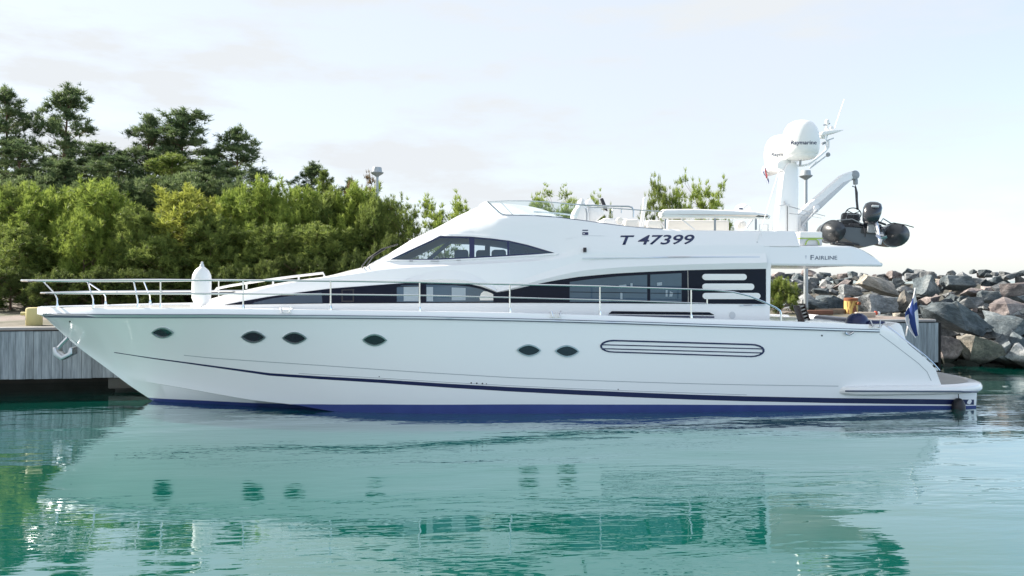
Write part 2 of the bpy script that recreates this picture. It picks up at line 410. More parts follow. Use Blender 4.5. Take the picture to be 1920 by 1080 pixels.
# eye-shaped portholes
def lens(cx, cy, a, b, tilt=.02, n=14, pw=1.25):
    up = [(-a+2*a*i/n, -b*(1-abs(-1+2*i/n)**1.7)**(1/pw)) for i in range(n+1)]
    pts = up+[(x, -y) for x, y in reversed(up[1:-1])]
    return [(cx+x, cy+y+x*tilt) for x, y in pts]
for cx, cy in [(305, 623.3), (475.3, 631.2), (552.5, 633.2), (702.5, 637.2), (991.5, 656.6), (1063, 658.2)]:
    k = .90 if cx < 400 else 1.0
    pf = patch('porthole', lens(cx, cy, 23.2*k, 11.6*k), HB, M['steel2'], yacht, .022, holes=[lens(cx, cy, 20.2*k, 9.0*k)], step=4, thick=.03)
    patch('glass', lens(cx, cy, 20.4*k, 9.2*k), HB, M['pgl'], pf, .006, step=5, thick=.004)
# long slatted engine air intake
def capsule(x0, x1, yt0, yt1, yb0, yb1, r, n=9):
    pts = []
    cy0 = (yt0+yb0)/2; h0 = (yb0-yt0)/2; cy1 = (yt1+yb1)/2; h1 = (yb1-yt1)/2
    for i in range(n+1):
        a = math.pi/2+math.pi*i/n; pts.append((x0+r+math.cos(a)*r, cy0-math.sin(a)*h0))
    for i in range(n+1):
        a = -math.pi/2+math.pi*i/n; pts.append((x1-r+math.cos(a)*r, cy1-math.sin(a)*h1))
    return pts
vo = capsule(1125, 1433.5, 637, 644.5, 661, 669.5, 25)
vi = capsule(1128.5, 1430, 639.8, 647.3, 658.8, 667.2, 23)
iv = patch('air_intake', vo, HB, M['navy'], yacht, .014, holes=[vi], step=9, thick=.02)
for t in (.36, .70):
    a0 = lerp(638.5, 660, t); a1 = lerp(646, 668.3, t)
    patch('slat', [(1129, a0-.9), (1429, a1-.9), (1429, a1+1.0), (1129, a0+1.0)], HB, M['navy'], iv, .010, step=10, thick=.014)
# small skin fittings
for cx, cy, r in [(883.5, 718, 1.5), (894, 718.6, 1.5), (904.5, 719.2, 1.6), (912, 719.6, .9), (711, 706.3, 1.0), (1159, 730, 1.0), (1541, 629.2, 1.7), (131, 603, 1.6)]:
    patch('drain', [(cx+r*math.cos(a*.785), cy+r*math.sin(a*.785)) for a in range(8)], HB, M['black'], yacht, .006, step=3, thick=.01)
nv = MB()
q = [hitn(HB, u, v) for u, v in [(1582, 623.5), (1584, 626), (1590, 627), (1594, 625), (1598, 622.5)]]
nv.tube([a+n*.05 for a, n in q], .025, 7); nv.build('fairlead', M['steel'], yacht)
# cleats set in the bulwark
for cx, cy in [(537, 583.5), (1042, 591.5), (1640, 611)]:
    cb = patch('mooring_cleat', [(cx-13, cy-5), (cx+13, cy-5), (cx+11, cy+4), (cx-11, cy+4)], HB, M['gelrough'], yacht, .02, step=6, thick=.03)
    for sx in (-1, 1):
        a = hitn(HB, cx+sx*6, cy+2.5); b = hitn(HB, cx+sx*9, cy-2.5)
        c = MB(); c.tube([a[0]+a[1]*.02, a[0]+a[1]*.07, b[0]+b[1]*.08+Vector((0, 0, .03))], .014, 6)
        c.build('horn', M['steel'], cb)

# bathing platform with teak
zt, zb = PY(1740, 724.3, -2.62).z, PY(1740, 741.5, -2.62).z
xs = PY(1577, 735, -2.62).x; xe = PY(1843, 722, -2.05).x+.27
def plat_outline(inset=0.0):
    half = [(xs+.02+inset, 2.46), (xs+.30, 2.63), (xs+1.0, 2.66), (xe-1.5, 2.60), (xe-.85, 2.48), (xe-.40, 2.20), (xe-.14, 1.75), (xe-.02, 1.1), (xe, .45)]
    h = cubic(half, 5); h = [(x-(inset*.9 if x > xs+1 else 0), y-inset) for x, y in h]
    return [(x, -y) for x, y in h]+[(x, y) for x, y in reversed(h)]
po = plat_outline(); prof = [(0.10, zb), (.03, zb+.03), (0, zb+.07), (0, zt-.07), (.03, zt-.02), (.10, zt)]
rws = []
cxm = (xs+xe)/2
for ins, z in prof:
    rws.append([Vector((cxm+(x-cxm)*(1-ins/3.2), y*(1-ins/2.6), z)) for x, y in po])
pm = MB(); pm.loft(rws, closed_u=True, cap=True); pme = pm.mesh('bathing_platform'); fix_normals(pme)
platform = link('bathing_platform', pme, M['gel'], yacht, 40); PB = bvh_of(pme)
tk = [(x, y) for x, y in plat_outline(.22) if x > XS+1.2]
tm = MB(); tm.add([(x, y, zt+.006) for x, y in tk], [tuple(range(len(tk)))]); tm.build('teak_planking', M['teak'], platform)
st = MB(); L = [(1585+i*(1838-1585)/40) for i in range(41)]
L2 = []
for u in L:
    h = hit(PB, u, 733.3+(u-1585)*.004)
    if h: L2.append(h[0]+h[1]*.012)
st.tube(L2, .020, 7); st.build('rub_strip', M['rub'], platform)
# transom moulding with helm-side hump, navy sunpad cover and stern fittings
for sy in (-1, 1):
    hump = [(1652, 622), (1657, 612), (1671, 604), (1679, 604.5), (1684, 610), (1693, 640), (1712, 662), (1700, 668)]
    xz = [(PY(u, v, -2.1).x, PY(u, v, -2.1).z) for u, v in hump]
    m_ = MB(); m_.prism(xz, sy*2.28, sy*1.55, .05); m_.build('transom_moulding', M['gel'], yacht)
# stern gate latches on the wing edge
for u, v in [(1733, 671), (1745, 682.5), (1754, 692)]:
    lm = MB(); lm.box(PY(u, v, -2.40), (.10, .06, .07), None, .015); lm.build('gate_latch', M['lgrey'], yacht)
er = MB(); er.tube([PY(u, v, -2.42)+Vector((.02, 0, .03)) for u, v in [(1662, 614), (1680, 627.5), (1700, 643.5), (1718, 657.5), (1734, 670.5), (1750, 685.5), (1760, 697)]], .016, 6); er.build('wing_rail', M['steel'], yacht)
c0 = PY(1607.5, 603, -1.6)
dm = MB(); dm.lathe([(.02, .27), (.12, .255), (.2, .20), (.255, .09), (.262, 0), (.24, -.12)], c0-Vector((0, 0, .07)), (0, 0, 1), 22)
dm.build('seat_cover', M['navy'], yacht, 60)
cv = [(1622, 606), (1626, 600.5), (1650, 600.8), (1663, 606), (1668, 612), (1650, 618), (1622, 616)]
m_ = MB(); m_.prism([(PY(u, v, -1.75).x, PY(u, v, -1.75).z) for u, v in cv], -1.9, .9, .04); m_.build('sunpad_cover', M['navy'], yacht)
bp = MB()
a, b = PY(1498, 571, -1.9), PY(1508, 602, -1.9); ang = math.atan2(b.x-a.x, a.z-b.z)
R_ = rotm(0, -ang, 0)
for k, dx in enumerate((-.07, 0.07)): bp.box((a+b)/2+R_ @ Vector((dx, 0, 0)), (.035, .30, (a-b).length), R_, .008)
for k in range(5): bp.box(a+(b-a)*(.1+.2*k), (.12, .26, .03), R_, .004, mi=1)
bp.build('boarding_plank', [M['wood'], M['teak']], yacht)
# ------------------------------------------------------------------ superstructure
ST = [  # u: (half breadth, image row) for side foot, crease, ledge, shoulder, inner, inner foot, then centre row
 (300, (.25, 577), (.22, 576), (.18, 575.7), (.14, 575.4), (.09, 575.2), (.05, 575), 575),
 (325, (.60, 577), (.53, 571.5), (.46, 570), (.36, 569), (.25, 568.4), (.12, 568), 568),
 (350, (.82, 577), (.73, 566.5), (.64, 564), (.5, 562.5), (.33, 561.5), (.15, 561), 561),
 (400, (1.10, 577), (1.0, 557), (.90, 553.5), (.7, 551), (.45, 549.7), (.2, 549), 549),
 (450, (1.30, 577), (1.19, 546), (1.06, 543), (.85, 541), (.55, 539.8), (.25, 539), 539),
 (500, (1.46, 577), (1.35, 536), (1.20, 533.5), (.95, 531.8), (.6, 530.6), (.3, 530), 530),
 (550, (1.58, 576), (1.46, 527.5), (1.31, 525.8), (1.05, 524.5), (.7, 523.5), (.35, 523), 523),
 (600, (1.68, 576), (1.56, 520.7), (1.40, 519.0), (1.13, 518), (.75, 517.3), (.35, 517), 517),
 (640, (1.74, 575), (1.62, 516), (1.46, 511.5), (1.2, 509), (.8, 507.6), (.38, 507), 507),
 (680, (1.79, 575), (1.68, 511.3), (1.52, 503), (1.28, 499.5), (.85, 497.7), (.4, 497), 497),
 (705, (1.81, 574), (1.71, 508.5), (1.56, 497), (1.33, 489), (.9, 484.6), (.45, 483.2), 483),
 (735, (1.84, 574), (1.74, 505.2), (1.60, 495.5), (1.40, 477), (.95, 469), (.48, 466.6), 466),
 (775, (1.87, 573), (1.78, 501), (1.64, 494.8), (1.46, 460.5), (1.0, 448), (.5, 444.5), 444),
 (800, (1.89, 573), (1.81, 499.5), (1.66, 494.2), (1.49, 448.5), (1.03, 437), (.52, 433.5), 433),
 (830, (1.91, 572), (1.84, 498), (1.69, 493.4), (1.51, 439), (1.06, 424.5), (.55, 420), 419),
 (858, (1.92, 571), (1.87, 496.5), (1.71, 492.4), (1.53, 432), (1.08, 412), (.55, 406.3), 405),
 (890, (1.93, 571), (1.89, 494.8), (1.73, 491), (1.55, 424), (1.1, 402), (.55, 393.5), 392),
 (912, (1.94, 571), (1.90, 493.8), (1.75, 490.2), (1.57, 416), (1.15, 396), (.6, 386), 384),
 (940, (1.95, 570), (1.92, 492.5), (1.77, 488.8), (1.60, 405.5), (1.3, 400), (.85, 384.5), 381),
 (1000, (1.96, 570), (1.94, 489), (1.82, 485.5), (1.63, 403.5), (1.50, 403.5), (1.35, 403), 386),
 (1050, (1.965, 570), (1.96, 484), (1.87, 476), (1.66, 407), (1.54, 407), (1.46, 409), 398),
 (1100, (1.97, 570), (1.98, 474), (1.91, 460), (1.69, 413.5), (1.56, 413.5), (1.50, 435), 436),
 (1150, (1.97, 570), (2.00, 475), (1.93, 459), (1.71, 420.5), (1.58, 420.5), (1.52, 452), 452),
 (1200, (1.975, 570), (2.02, 480), (1.95, 459), (1.72, 426), (1.59, 426), (1.53, 455), 455),
 (1243, (1.975, 570), (2.03, 484), (1.955, 459.5), (1.73, 428.8), (1.60, 428.8), (1.54, 457), 457),
 (1300, (1.98, 570), (2.045, 488.5), (1.965, 460), (1.745, 431.5), (1.61, 431.5), (1.55, 459), 459),
 (1437, (1.98, 570), (2.06, 494), (1.975, 460.5), (1.765, 433), (1.63, 433), (1.57, 460), 460)]
cols = []
for k in range(6):
    yb = []; zz = []
    for s in ST:
        b, v = s[1+k]; x = XU(s[0], -1.8)
        yb.append((x, b)); zz.append((x, ZV(x, -b, v)))
    cols.append((pchip(yb), pchip(zz)))
cz = pchip([(XU(s[0], -1.8), ZV(XU(s[0], -1.8), 0, s[7])) for s in ST])
XA, XB = XU(300, -1.8), XU(1437, -1.8)
rows = []; NS = 170
for i in range(NS+1):
    x = lerp(XA, XB, i/NS); near = []
    for k in range(6):
        y, z = -cols[k][0](x), cols[k][1](x)
        if k == 0: z = zdeck(x)-.12
        near.append(Vector((x, y, z)))
    # round the shoulder with two extra points on each side of it
    p1, p2, p3, p4 = near[1], near[2], near[3], near[4]
    def rd(a, b, c, r=.22):
        e1 = b+(a-b)*min(.45, r/max((a-b).length, 1e-4)); e2 = b+(c-b)*min(.45, r/max((c-b).length, 1e-4))
        return [e1, (e1*.25+b*.5+e2*.25), e2]
    rr = .30 if x < XU(1000) else lerp(.30, .05, min(1, (x-XU(1000))/1.2))
    seq = [near[0], near[0].lerp(p1, .5)]+rd(near[0], p1, p2, .04)+rd(p1, p2, p3, .03)+rd(p2, p3, p4, rr)+rd(p3, p4, near[5], .05)+[near[5], Vector((x, 0, cz(x)))]
    far = [Vector((p.x, -p.y, p.z)) for p in reversed(seq[:-1])]
    rows.append(seq+far)
mb = MB(); mb.loft(rows, closed_u=True, cap=True)
sme = mb.mesh('superstructure'); fix_normals(sme); SB = bvh_of(sme)
sup = link('superstructure', sme, [M['gel'], M['int']], yacht, 30)
WIN = [(731, 488.5), (826, 443.5), (880, 444.5), (920, 447.5), (955, 452), (990, 460), (1020, 469), (1040, 474.8), (1000, 477.5), (950, 480.5), (884, 484.5), (820, 487.4)]
def shrink(poly, d):
    n = len(poly); A = sum(poly[i][0]*poly[(i+1) % n][1]-poly[(i+1) % n][0]*poly[i][1] for i in range(n)); s = 1 if A > 0 else -1
    out = []
    for i in range(n):
        a, b, c = Vector(poly[i-1]), Vector(poly[i]), Vector(poly[(i+1) % n])
        n1 = Vector((-(b-a).y, (b-a).x)).normalized()*s; n2 = Vector((-(c-b).y, (c-b).x)).normalized()*s
        m_ = n1+n2; k = d/max(.35, m_.dot(n1)) if m_.length > 1e-6 else 0
        q = b+m_*k; out.append((q.x, q.y))
    return out
# the wheelhouse is opened from window to window so that one looks through it
cm_ = MB(); cm_.prism([(PY(u, v, -1.66).x, PY(u, v, -1.66).z) for u, v in shrink(WIN, 1.5)], -3.0, 3.0, 0, mi=1)
cme = cm_.mesh('cut'); fix_normals(cme); cme.materials.append(M['gel']); cme.materials.append(M['int'])
co = bpy.data.objects.new('cut', cme); COL.objects.link(co)
bo = sup.modifiers.new('openings', 'BOOLEAN'); bo.operation = 'DIFFERENCE'; bo.solver = 'EXACT'; bo.object = co
bpy.context.view_layer.update()
nme = bpy.data.meshes.new_from_object(sup.evaluated_get(bpy.context.evaluated_depsgraph_get()))
sup.modifiers.clear(); sup.data = nme; nme.name = 'superstructure'
bpy.data.objects.remove(co)
nme.shade_smooth(); nme.set_sharp_from_angle(angle=math.radians(30))
FRO = [(722, 489.8), (822, 440), (880, 440.8), (925, 443.3), (962, 448), (1000, 457.5), (1030, 467.3), (1047.5, 476.5), (1044, 478.8), (1000, 480.6), (950, 483.2), (884, 487.0), (820, 489.6)]
wf = patch('wheelhouse_window', FRO, SB, M['gel'], yacht, .030, holes=[shrink(WIN, -.4)], step=8, thick=.05)
patch('window_seal', WIN, SB, M['navy'], wf, .016, holes=[shrink(WIN, 2.2)], step=8, thick=.03)
patch('window_glass', shrink(WIN, 1.6), SB, M['glass'], wf, .006, step=10, thick=0)
patch('window_post', [(880, 443.5), (889.5, 444), (889.5, 483), (880, 483.5)], SB, M['navy'], wf, .014, step=8, thick=.05)
patch('window_post', [(951, 451), (955, 451.5), (955, 479.3), (951, 479.5)], SB, M['navy'], wf, .014, step=8, thick=.05)
patch('windscreen_cover', [(691, 497), (772, 446.2), (800, 443.5), (819, 443.2), (728, 487.5), (700, 496.8)], SB, M['shade'], yacht, .012, step=10, thick=.015)
# inside the wheelhouse: raked pillar and seats seen through the glass
im = MB()
a, b = PY(800, 490, -.9), PY(846, 452, -.9); im.tube([a, b], .045, 8)
im.build('cabin_pillar', M['int'], yacht)
for u in (914, 960, 1000):
    im = MB(); im.box(PY(u, 466, .9), (.13, .13, .8), None, .02); im.build('cabin_pillar', M['int'], yacht)
for u, y in ((865, -.3), (905, .5), (935, -.4), (975, .2)):
    im = MB(); im.box(PY(u, 484, y)+Vector((0, 0, .02)), (.34, .45, .36), None, .06); im.build('cabin_seat', M['int'], yacht)
# wipers
for (pts) in ([(676, 502), (675, 499), (690, 485), (716, 467), (746, 458)], [(683, 499), (700, 480), (722, 467)]):
    w = MB(); P = []
    for u, v in pts:
        h = hit(SB, u+5, v+4); P.append((h[0]+h[1]*.05) if h else PY(u, v, -.8))
    w.tube(P, .016, 6); w.build('windscreen_wiper', M['black'], yacht)
# dark window bands along the saloon
B1t = [(420, 572), (455, 565), (500, 557), (560, 548.5), (620, 541), (700, 535), (760, 530.5), (800, 529.6), (850, 530.3), (885, 533.5), (905, 538.5), (932, 548.5)]
B2t = [(932, 548.5), (960, 543.5), (1000, 534), (1040, 526), (1085, 519), (1150, 513), (1215, 509.5), (1290, 506.5), (1360, 505), (1436, 504)]
Bb = [(1436, 570), (1300, 569.5), (1100, 568.5), (1000, 568), (930, 568), (800, 568.3), (620, 569), (500, 570.5)]
bandpx = B1t+B2t[1:]+Bb
panes = [([(472, 570), (478, 566.5), (510, 559.5), (560, 553), (603, 548), (605, 568.8)], 'paned'),
         ([(744, 566), (744, 539), (752, 535.5), (785.5, 534.2), (785.5, 566.3)], 'paneb'),
         ([(799, 566.3), (799, 533.8), (850, 534.5), (880, 537.5), (900, 541.5), (925, 551), (925, 565.8)], 'paneb'),
         ([(1068, 566), (1068, 528.5), (1110, 523), (1160, 518), (1213.5, 515), (1213.5, 565.8)], 'paneb'),
         ([(1219, 565.8), (1219, 514.8), (1278, 512), (1278, 565.8)], 'paneb')]
bd = patch('window_band', bandpx, SB, M['band'], yacht, .010, step=11, thick=.014, holes=[p for p, _ in panes])
for p, k in panes:
    pp = patch('saloon_window', shrink(p, -.6), SB, M[k], bd, .005, step=11, thick=.004)
for c in ([(757, 538), (785, 537.5), (785, 564.5), (757, 564.5)], [(800, 538), (812, 538), (812, 564.8), (800, 564.8)], [(847, 539), (873, 540), (873, 563), (847, 563)]):
    patch('curtain', c, SB, M['curt'], bd, .0075, step=8, thick=.003)
for c in ([(1163, 548), (1167, 548), (1167, 561), (1163, 561)], [(1160, 535), (1174, 533.5), (1175, 538), (1161, 540)], [(1182, 531), (1186, 531), (1186, 537), (1182, 537)], [(1232, 530), (1241, 529), (1241, 535), (1232, 536)], [(1248, 544), (1251.5, 544), (1251.5, 556), (1248, 556)], [(1256, 546), (1262, 549), (1260, 556), (1255, 556)]):
    patch('table_setting', c, SB, M['curt'], bd, .0072, step=6, thick=.002)
for c in ([(1069, 546.8), (1213, 548.8), (1213, 550), (1069, 548)], [(1220, 549), (1277, 549.6), (1277, 550.8), (1220, 550.2)]):
    patch('pane_line', c, SB, M['band'], bd, .0074, step=10, thick=.002)  # dark lines painted on the panes for the railing's reflection
patch('pane_line', [(745, 536.6), (785, 535.6), (785, 537.3), (745, 538.2)], SB, M['band'], bd, .0076, step=10, thick=.002)  # thin dark line across the top of the pane
patch('opening_port', [(640.5, 543), (664, 542), (664, 566), (640.5, 566)], SB, M['black'], bd, .014, holes=[[(643, 545), (661.5, 544.2), (661.5, 563.8), (643, 563.8)]], step=8, thick=.008)
lampp = patch('table_lamp', [(899, 558), (902, 550), (907, 546), (917, 547), (925, 552), (925, 563), (900, 563)], SB, M['cream'], bd, .008, step=6, thick=.003)
patch('window_joint', [(1288.5, 507), (1290, 507), (1291.5, 569.5), (1289.5, 569.5)], SB, M['teak'], bd, .013, step=8, thick=.01)
# three pill-shaped louvres on the band
for a, b, y0, y1 in ((1316, 1399, 513.5, 525), (1316, 1413, 531.5, 543.5), (1316.5, 1424.5, 549, 560.5)):
    lv = patch('louvre', capsule(a, b, y0, y0, y1, y1, 6), SB, M['gel'], bd, .045, step=6, thick=.045)
    patch('louvre_panel', capsule(a+2, b-2, y0+2.2, y0+2.2, y1-2.2, y1-2.2, 4), SB, M['gelrough'], lv, .050, step=6, thick=.01)
# overhanging brow above the bands
def brow(top, bot, blend, nm):
    m_ = MB(); rws = [[], [], [], []]
    for (a, b, c) in zip(top, bot, blend):
        for j, (px, o) in enumerate(((b, -.01), (b, .016), (a, .075), (c, -.003))):
            h = hit(SB, *px)
            rws[j].append(h[0]+h[1]*o if h else PY(px[0], px[1], -1.95))
    m_.loft(rws); o = m_.build(nm, M['gel'], yacht, 30); return o
bt = cubic(B2t, 3); 
brow([(u, v-lerp(1, 11, min(1, (u-932)/160))) for u, v in bt], bt, [(u, v-lerp(8, 30, min(1, (u-932)/160))) for u, v in bt], 'brow_moulding')
bt2 = cubic([(760, 530.3), (800, 529.3), (850, 530), (885, 533.2), (905, 538.2), (932, 548.3)], 4)
brow([(u, v-lerp(1, 6, math.sin(math.pi*min(1, (u-760)/172)))) for u, v in bt2], bt2, [(u, v-lerp(6, 24, math.sin(math.pi*min(1, (u-760)/172)))) for u, v in bt2], 'brow_moulding')
# side-deck vents
patch('side_vent', [(1141, 588.5), (1147, 583.3), (1330, 585.5), (1339, 590.3), (1338, 590.8)], SB, M['band'], yacht, .012, step=8, thick=.015)
patch('side_vent', [(1140, 590.3), (1339, 593.2), (1339, 596), (1290, 595.5), (1140, 591.2)], SB, M['navy'], yacht, .012, step=8, thick=.015)
patch('filler_hatch', [(1373+6*math.cos(a*.63), 591+7*math.sin(a*.63)) for a in range(10)], SB, M['lgrey'], yacht, .008, step=5, thick=.01)
# aft overhang of the flying bridge
OV = [(1436, 2.06, 460.5), (1500, 2.05, 460.5), (1560, 2.02, 460.3), (1595, 1.98, 461), (1615, 1.93, 465.5), (1632, 1.87, 474), (1645, 1.80, 483), (1655, 1.70, 493.5)]
xs_ = [XU(o[0], -o[1]) for o in OV]; fw = pchip([(x, o[1]) for x, o in zip(xs_, OV)]); ft = pchip([(x, ZV(x, -o[1], o[2])) for x, o in zip(xs_, OV)])
fb = pchip([(x, ZV(x, -o[1], lerp(494, 496.3, (o[0]-1436)/219))) for x, o in zip(xs_, OV)])
rows = []
for i in range(46):
    x = lerp(xs_[0]-.01, xs_[-1], i/45); w = fw(x); t = ft(x); b = fb(x); t = max(t, b+.01)
    sec = [(0, b-.01), (-(w-.35), b-.012), (-(w-.10), b-.045), (-(w-.03), b-.04), (-w, b), (-(w-.01), b+.03), (-(w-.075*min(1, (t-b)/.3)), t-.035), (-(w-.11), t), (-(w-.22), t), (-(w-.24), t-.01), (0, t-.01)]
    rows.append([Vector((x, y, z)) for y, z in sec]+[Vector((x, -y, z)) for y, z in reversed(sec[1:-1])])
mb = MB(); mb.loft(rows, closed_u=True, cap=True); ome = mb.mesh('flybridge_overhang'); fix_normals(ome); OB = bvh_of(ome)
link('flybridge_overhang', ome, M['gel'], yacht, 30)
rows = []
for u in (1430, 1437, 1455, 1480, 1494, 1497):
    x = XU(u, -1.9); vt = {1494: 433.5, 1497: 437}.get(u, 433)
    sec = [(-1.985, 461.5), (-1.93, 456), (-1.79, vt+1), (-1.765, vt), (-1.63, vt), (-1.60, vt+2), (-1.57, 461.5)]
    rows.append([Vector((x, y, ZV(x, y, v))) for y, v in sec])
for sgn in (1, -1):
    m_ = MB(); m_.loft([[Vector((p.x, p.y*sgn, p.z)) for p in r] for r in rows], closed_u=True, cap=True)
    cme = m_.mesh('flybridge_coaming'); fix_normals(cme); link('flybridge_coaming', cme, M['gel'], yacht, 30)
# aft deck coaming step below the bands
m_ = MB(); p0, p1 = PY(1436, 571, -1.95), PY(1442, 606, -1.95)
m_.box(((p0.x+p1.x)/2, 0, (p0.z+p1.z)/2-.1), (p1.x-p0.x, 3.9, p0.z-p1.z+.2), None, .02); m_.build('aft_bulkhead', M['gel'], yacht)
# fine lines and marks on the upper works
patch('handrail', band([(1092, 484.2), (1150, 483.6), (1250, 482.6), (1340, 482.3), (1424, 482.5)], 1.6), SB, M['steel2'], yacht, .03, step=8, thick=.03)
patch('grab_rail', [(1387, 571.8), (1431, 570.6), (1436, 572.6), (1387, 574)], SB, M['steel2'], yacht, .03, step=8, thick=.03)
sl_ = patch('side_light', [(1093.5, 466), (1099.3, 466), (1099.3, 473), (1093.5, 473)], SB, M['black'], yacht, .05, step=4, thick=.05)
patch('coaming_seam', band([(941, 403), (1000, 404), (1050, 407.6), (1100, 414.2), (1150, 421.2), (1200, 426.6), (1242, 429.3)], 1.3), SB, M['rub'], yacht, .006, step=10, thick=.01)

def lettering(name, text, box, bvh, m, parent, shear=0.0, bold=0.0, off=.006, skew=0.0):
    cu = bpy.data.curves.new(name, 'FONT'); cu.body = text; cu.size = 1; cu.shear = shear; cu.offset = bold; cu.resolution_u = 3
    o = bpy.data.objects.new(name, cu); COL.objects.link(o); bpy.context.view_layer.update()
    me = bpy.data.meshes.new_from_object(o.evaluated_get(bpy.context.evaluated_depsgraph_get())); bpy.data.objects.remove(o)
    bm = bmesh.new(); bm.from_mesh(me); bmesh.ops.triangulate(bm, faces=bm.faces)
    xs = [v.co.x for v in bm.verts]; ys = [v.co.y for v in bm.verts]; x0, x1, y0, y1 = min(xs), max(xs), min(ys), max(ys)
    u0, v0, u1, v1 = box; ok = True; last = None
    for v in bm.verts:
        tx = (v.co.x-x0)/(x1-x0); ty = (v.co.y-y0)/(y1-y0)
        h = hit(bvh, lerp(u0, u1, tx), lerp(v1, v0, ty)+skew*tx) or last
        if h is None: h = (PY(lerp(u0, u1, tx), lerp(v1, v0, ty), -1.9), Vector((0, -1, 0)))
        last = h; v.co = h[0]+h[1]*off
    r = bmesh.ops.extrude_face_region(bm, geom=list(bm.faces))
    for e in r['geom']:
        if isinstance(e, bmesh.types.BMVert): e.co.y += off*1.5
    bmesh.ops.recalc_face_normals(bm, faces=bm.faces)
    me2 = bpy.data.meshes.new(name); bm.to_mesh(me2); bm.free(); return link(name, me2, m, parent)
lettering('registration_number', 'T 47399', (1163, 441.5, 1302, 459.6), SB, M['navy'], yacht, .24, .016, .006, -1.5)
lettering('model_lettering', 'SQUADRON', (1061, 441.2, 1133, 448), SB, M['silver'], yacht, .25, -.004, .005, 1)
lettering('builder_lettering', 'F', (1519.7, 478.3, 1526, 487.2), OB, M['rub'], yacht, 0, 0, .006)
lettering('builder_lettering', 'AIRLINE', (1527.5, 480, 1569.5, 487), OB, M['rub'], yacht, 0, 0, .006, -.3)
patch('emblem_bar', [(1092, 431), (1103, 431), (1102, 432.8), (1092, 432.8)], SB, M['navy'], yacht, .005, step=4)
patch('emblem', [(1092, 435.5), (1103, 435.5), (1103, 440.5), (1092, 440.5)], SB, M['navy'], yacht, .005, holes=[[(1093.6, 437), (1097, 437), (1096, 439.2), (1093.6, 439.2)]], step=4)
patch('emblem', [(1509.5, 479), (1512.5, 479), (1511, 486)], OB, M['silver'], yacht, .005, step=4)
# ------------------------------------------------------------------ guard rails
_rb = pchip([(-.50, 0), (-.44, .22), (-.25, .45), (0, .66), (.5, .95), (1.1, 1.22), (2.4, 1.70), (4.4, 2.16), (7, 2.46), (10, 2.56), (15, 2.56), (19.5, 2.46), (23, 2.4)])
def RBE(x): return _rb(x-X0)
def rail(u, v): return onside(u, v, RBE)
def mir(P): return [Vector((p.x, -p.y, p.z)) for p in P]
tip = PY(41, 526, 0)
topn = [tip]+[rail(u, v) for u, v in [(52, 526), (70, 526.2), (100, 526.3), (165, 526), (251, 525.7), (301, 525.6), (380, 525.5), (456, 525.7), (540, 526), (620, 526.7), (700, 527.7), (787, 529), (870, 531), (956, 533), (1040, 534.8), (1125, 536.8), (1210, 539.5), (1296, 542.3), (1340, 544), (1372, 547), (1405, 555), (1432, 566), (1455, 577), (1462.5, 583), (1464.5, 590), (1464.5, 602)]]
midn = [PY(77, 549.3, 0)]+[rail(u, v) for u, v in [(90, 549.3), (110, 549.4), (175, 549.8), (255, 550.2), (301, 550.3), (456, 550.8), (620, 552), (787, 553.8), (956, 557.8), (1125, 562.2), (1230, 565.8), (1327, 569)]]
for nm, P, r in (('guard_rail', topn, .021), ('lower_guard_rail', midn, .015)):
    for far in (0, 1):
        m_ = MB(); m_.tube(mir(P) if far else P, [r*1.55 if i < 7 else r for i in range(len(P))], 7); m_.build(nm, M['steel'], yacht)
for pts in ([(107.5, 577), (107.2, 560), (103, 551), (80, 526.5)], [(175, 577), (174.5, 560), (171, 550.5), (164, 526.2)], [(258.5, 578), (258, 562), (255.5, 551), (250.5, 526)],
            [(301, 578), (301, 526)], [(456, 579.5), (456, 526)], [(620, 581), (620, 527)], [(787, 583.5), (787, 529.2)], [(956, 586), (956, 533)], [(1125, 591), (1125, 537)], [(1296, 596), (1296, 542.5)], [(1326, 570), (1326, 561)]):
    P = [rail(u, v) for u, v in pts]
    if len(pts) == 2:
        P[0] = Vector((P[1].x, P[1].y, P[0].z))
    if pts[0][0] < 1320: P[0].z = min(P[0].z, ZG(P[0].x)-.01)
    for far in (0, 1):
        Q = mir(P) if far else P
        m_ = MB(); m_.tube(Q, .017, 7)
        if pts[0][0] < 1320: m_.lathe([(.035, 0), (.035, .03), (.02, .10)], Q[0]+Vector((0, 0, .0)), (0, 0, 1), 8)
        m_.build('stanchion', M['steel'], yacht, 40)
m_ = MB(); P = [PY(u, v, .55) for u, v in [(404, 545), (406, 541), (430, 536), (480, 528), (520, 522.3), (560, 517.3), (606, 512), (608, 518)]]
m_.tube(P, .03, 7); m_.build('coachroof_rail', M['gelrough'], yacht)
for u, v in ((462, 531), (512, 523.5), (560, 517.5)):
    m_ = MB(); p = PY(u, v, .55); m_.tube([p, p-Vector((0, 0, .14))], .025, 6); m_.build('rail_foot', M['gelrough'], yacht)
# anchor stowed on the stem
an = MB(); an.tube([PY(128, 633, 0), PY(117, 644, 0), PY(106.5, 656, 0)], [.05, .045, .05], 6)
anchor = an.build('anchor', M['steel2'], yacht)
fl = [(104, 651), (105.5, 665), (119, 675), (134, 667), (141, 663), (139.5, 651), (135.5, 650.5), (132.5, 660), (121.5, 666), (112.5, 659), (109, 650)]
m_ = MB(); m_.prism([(PY(u, v, 0).x, PY(u, v, 0).z) for u, v in fl], -.14, .14, .015); m_.build('fluke', M['steel2'], anchor)
m_ = MB(); m_.box(PY(131, 634, 0)+Vector((.1, 0, .02)), (.36, .16, .09), rotm(0, .75, 0), .02); m_.build('stem_roller', M['steel2'], anchor)

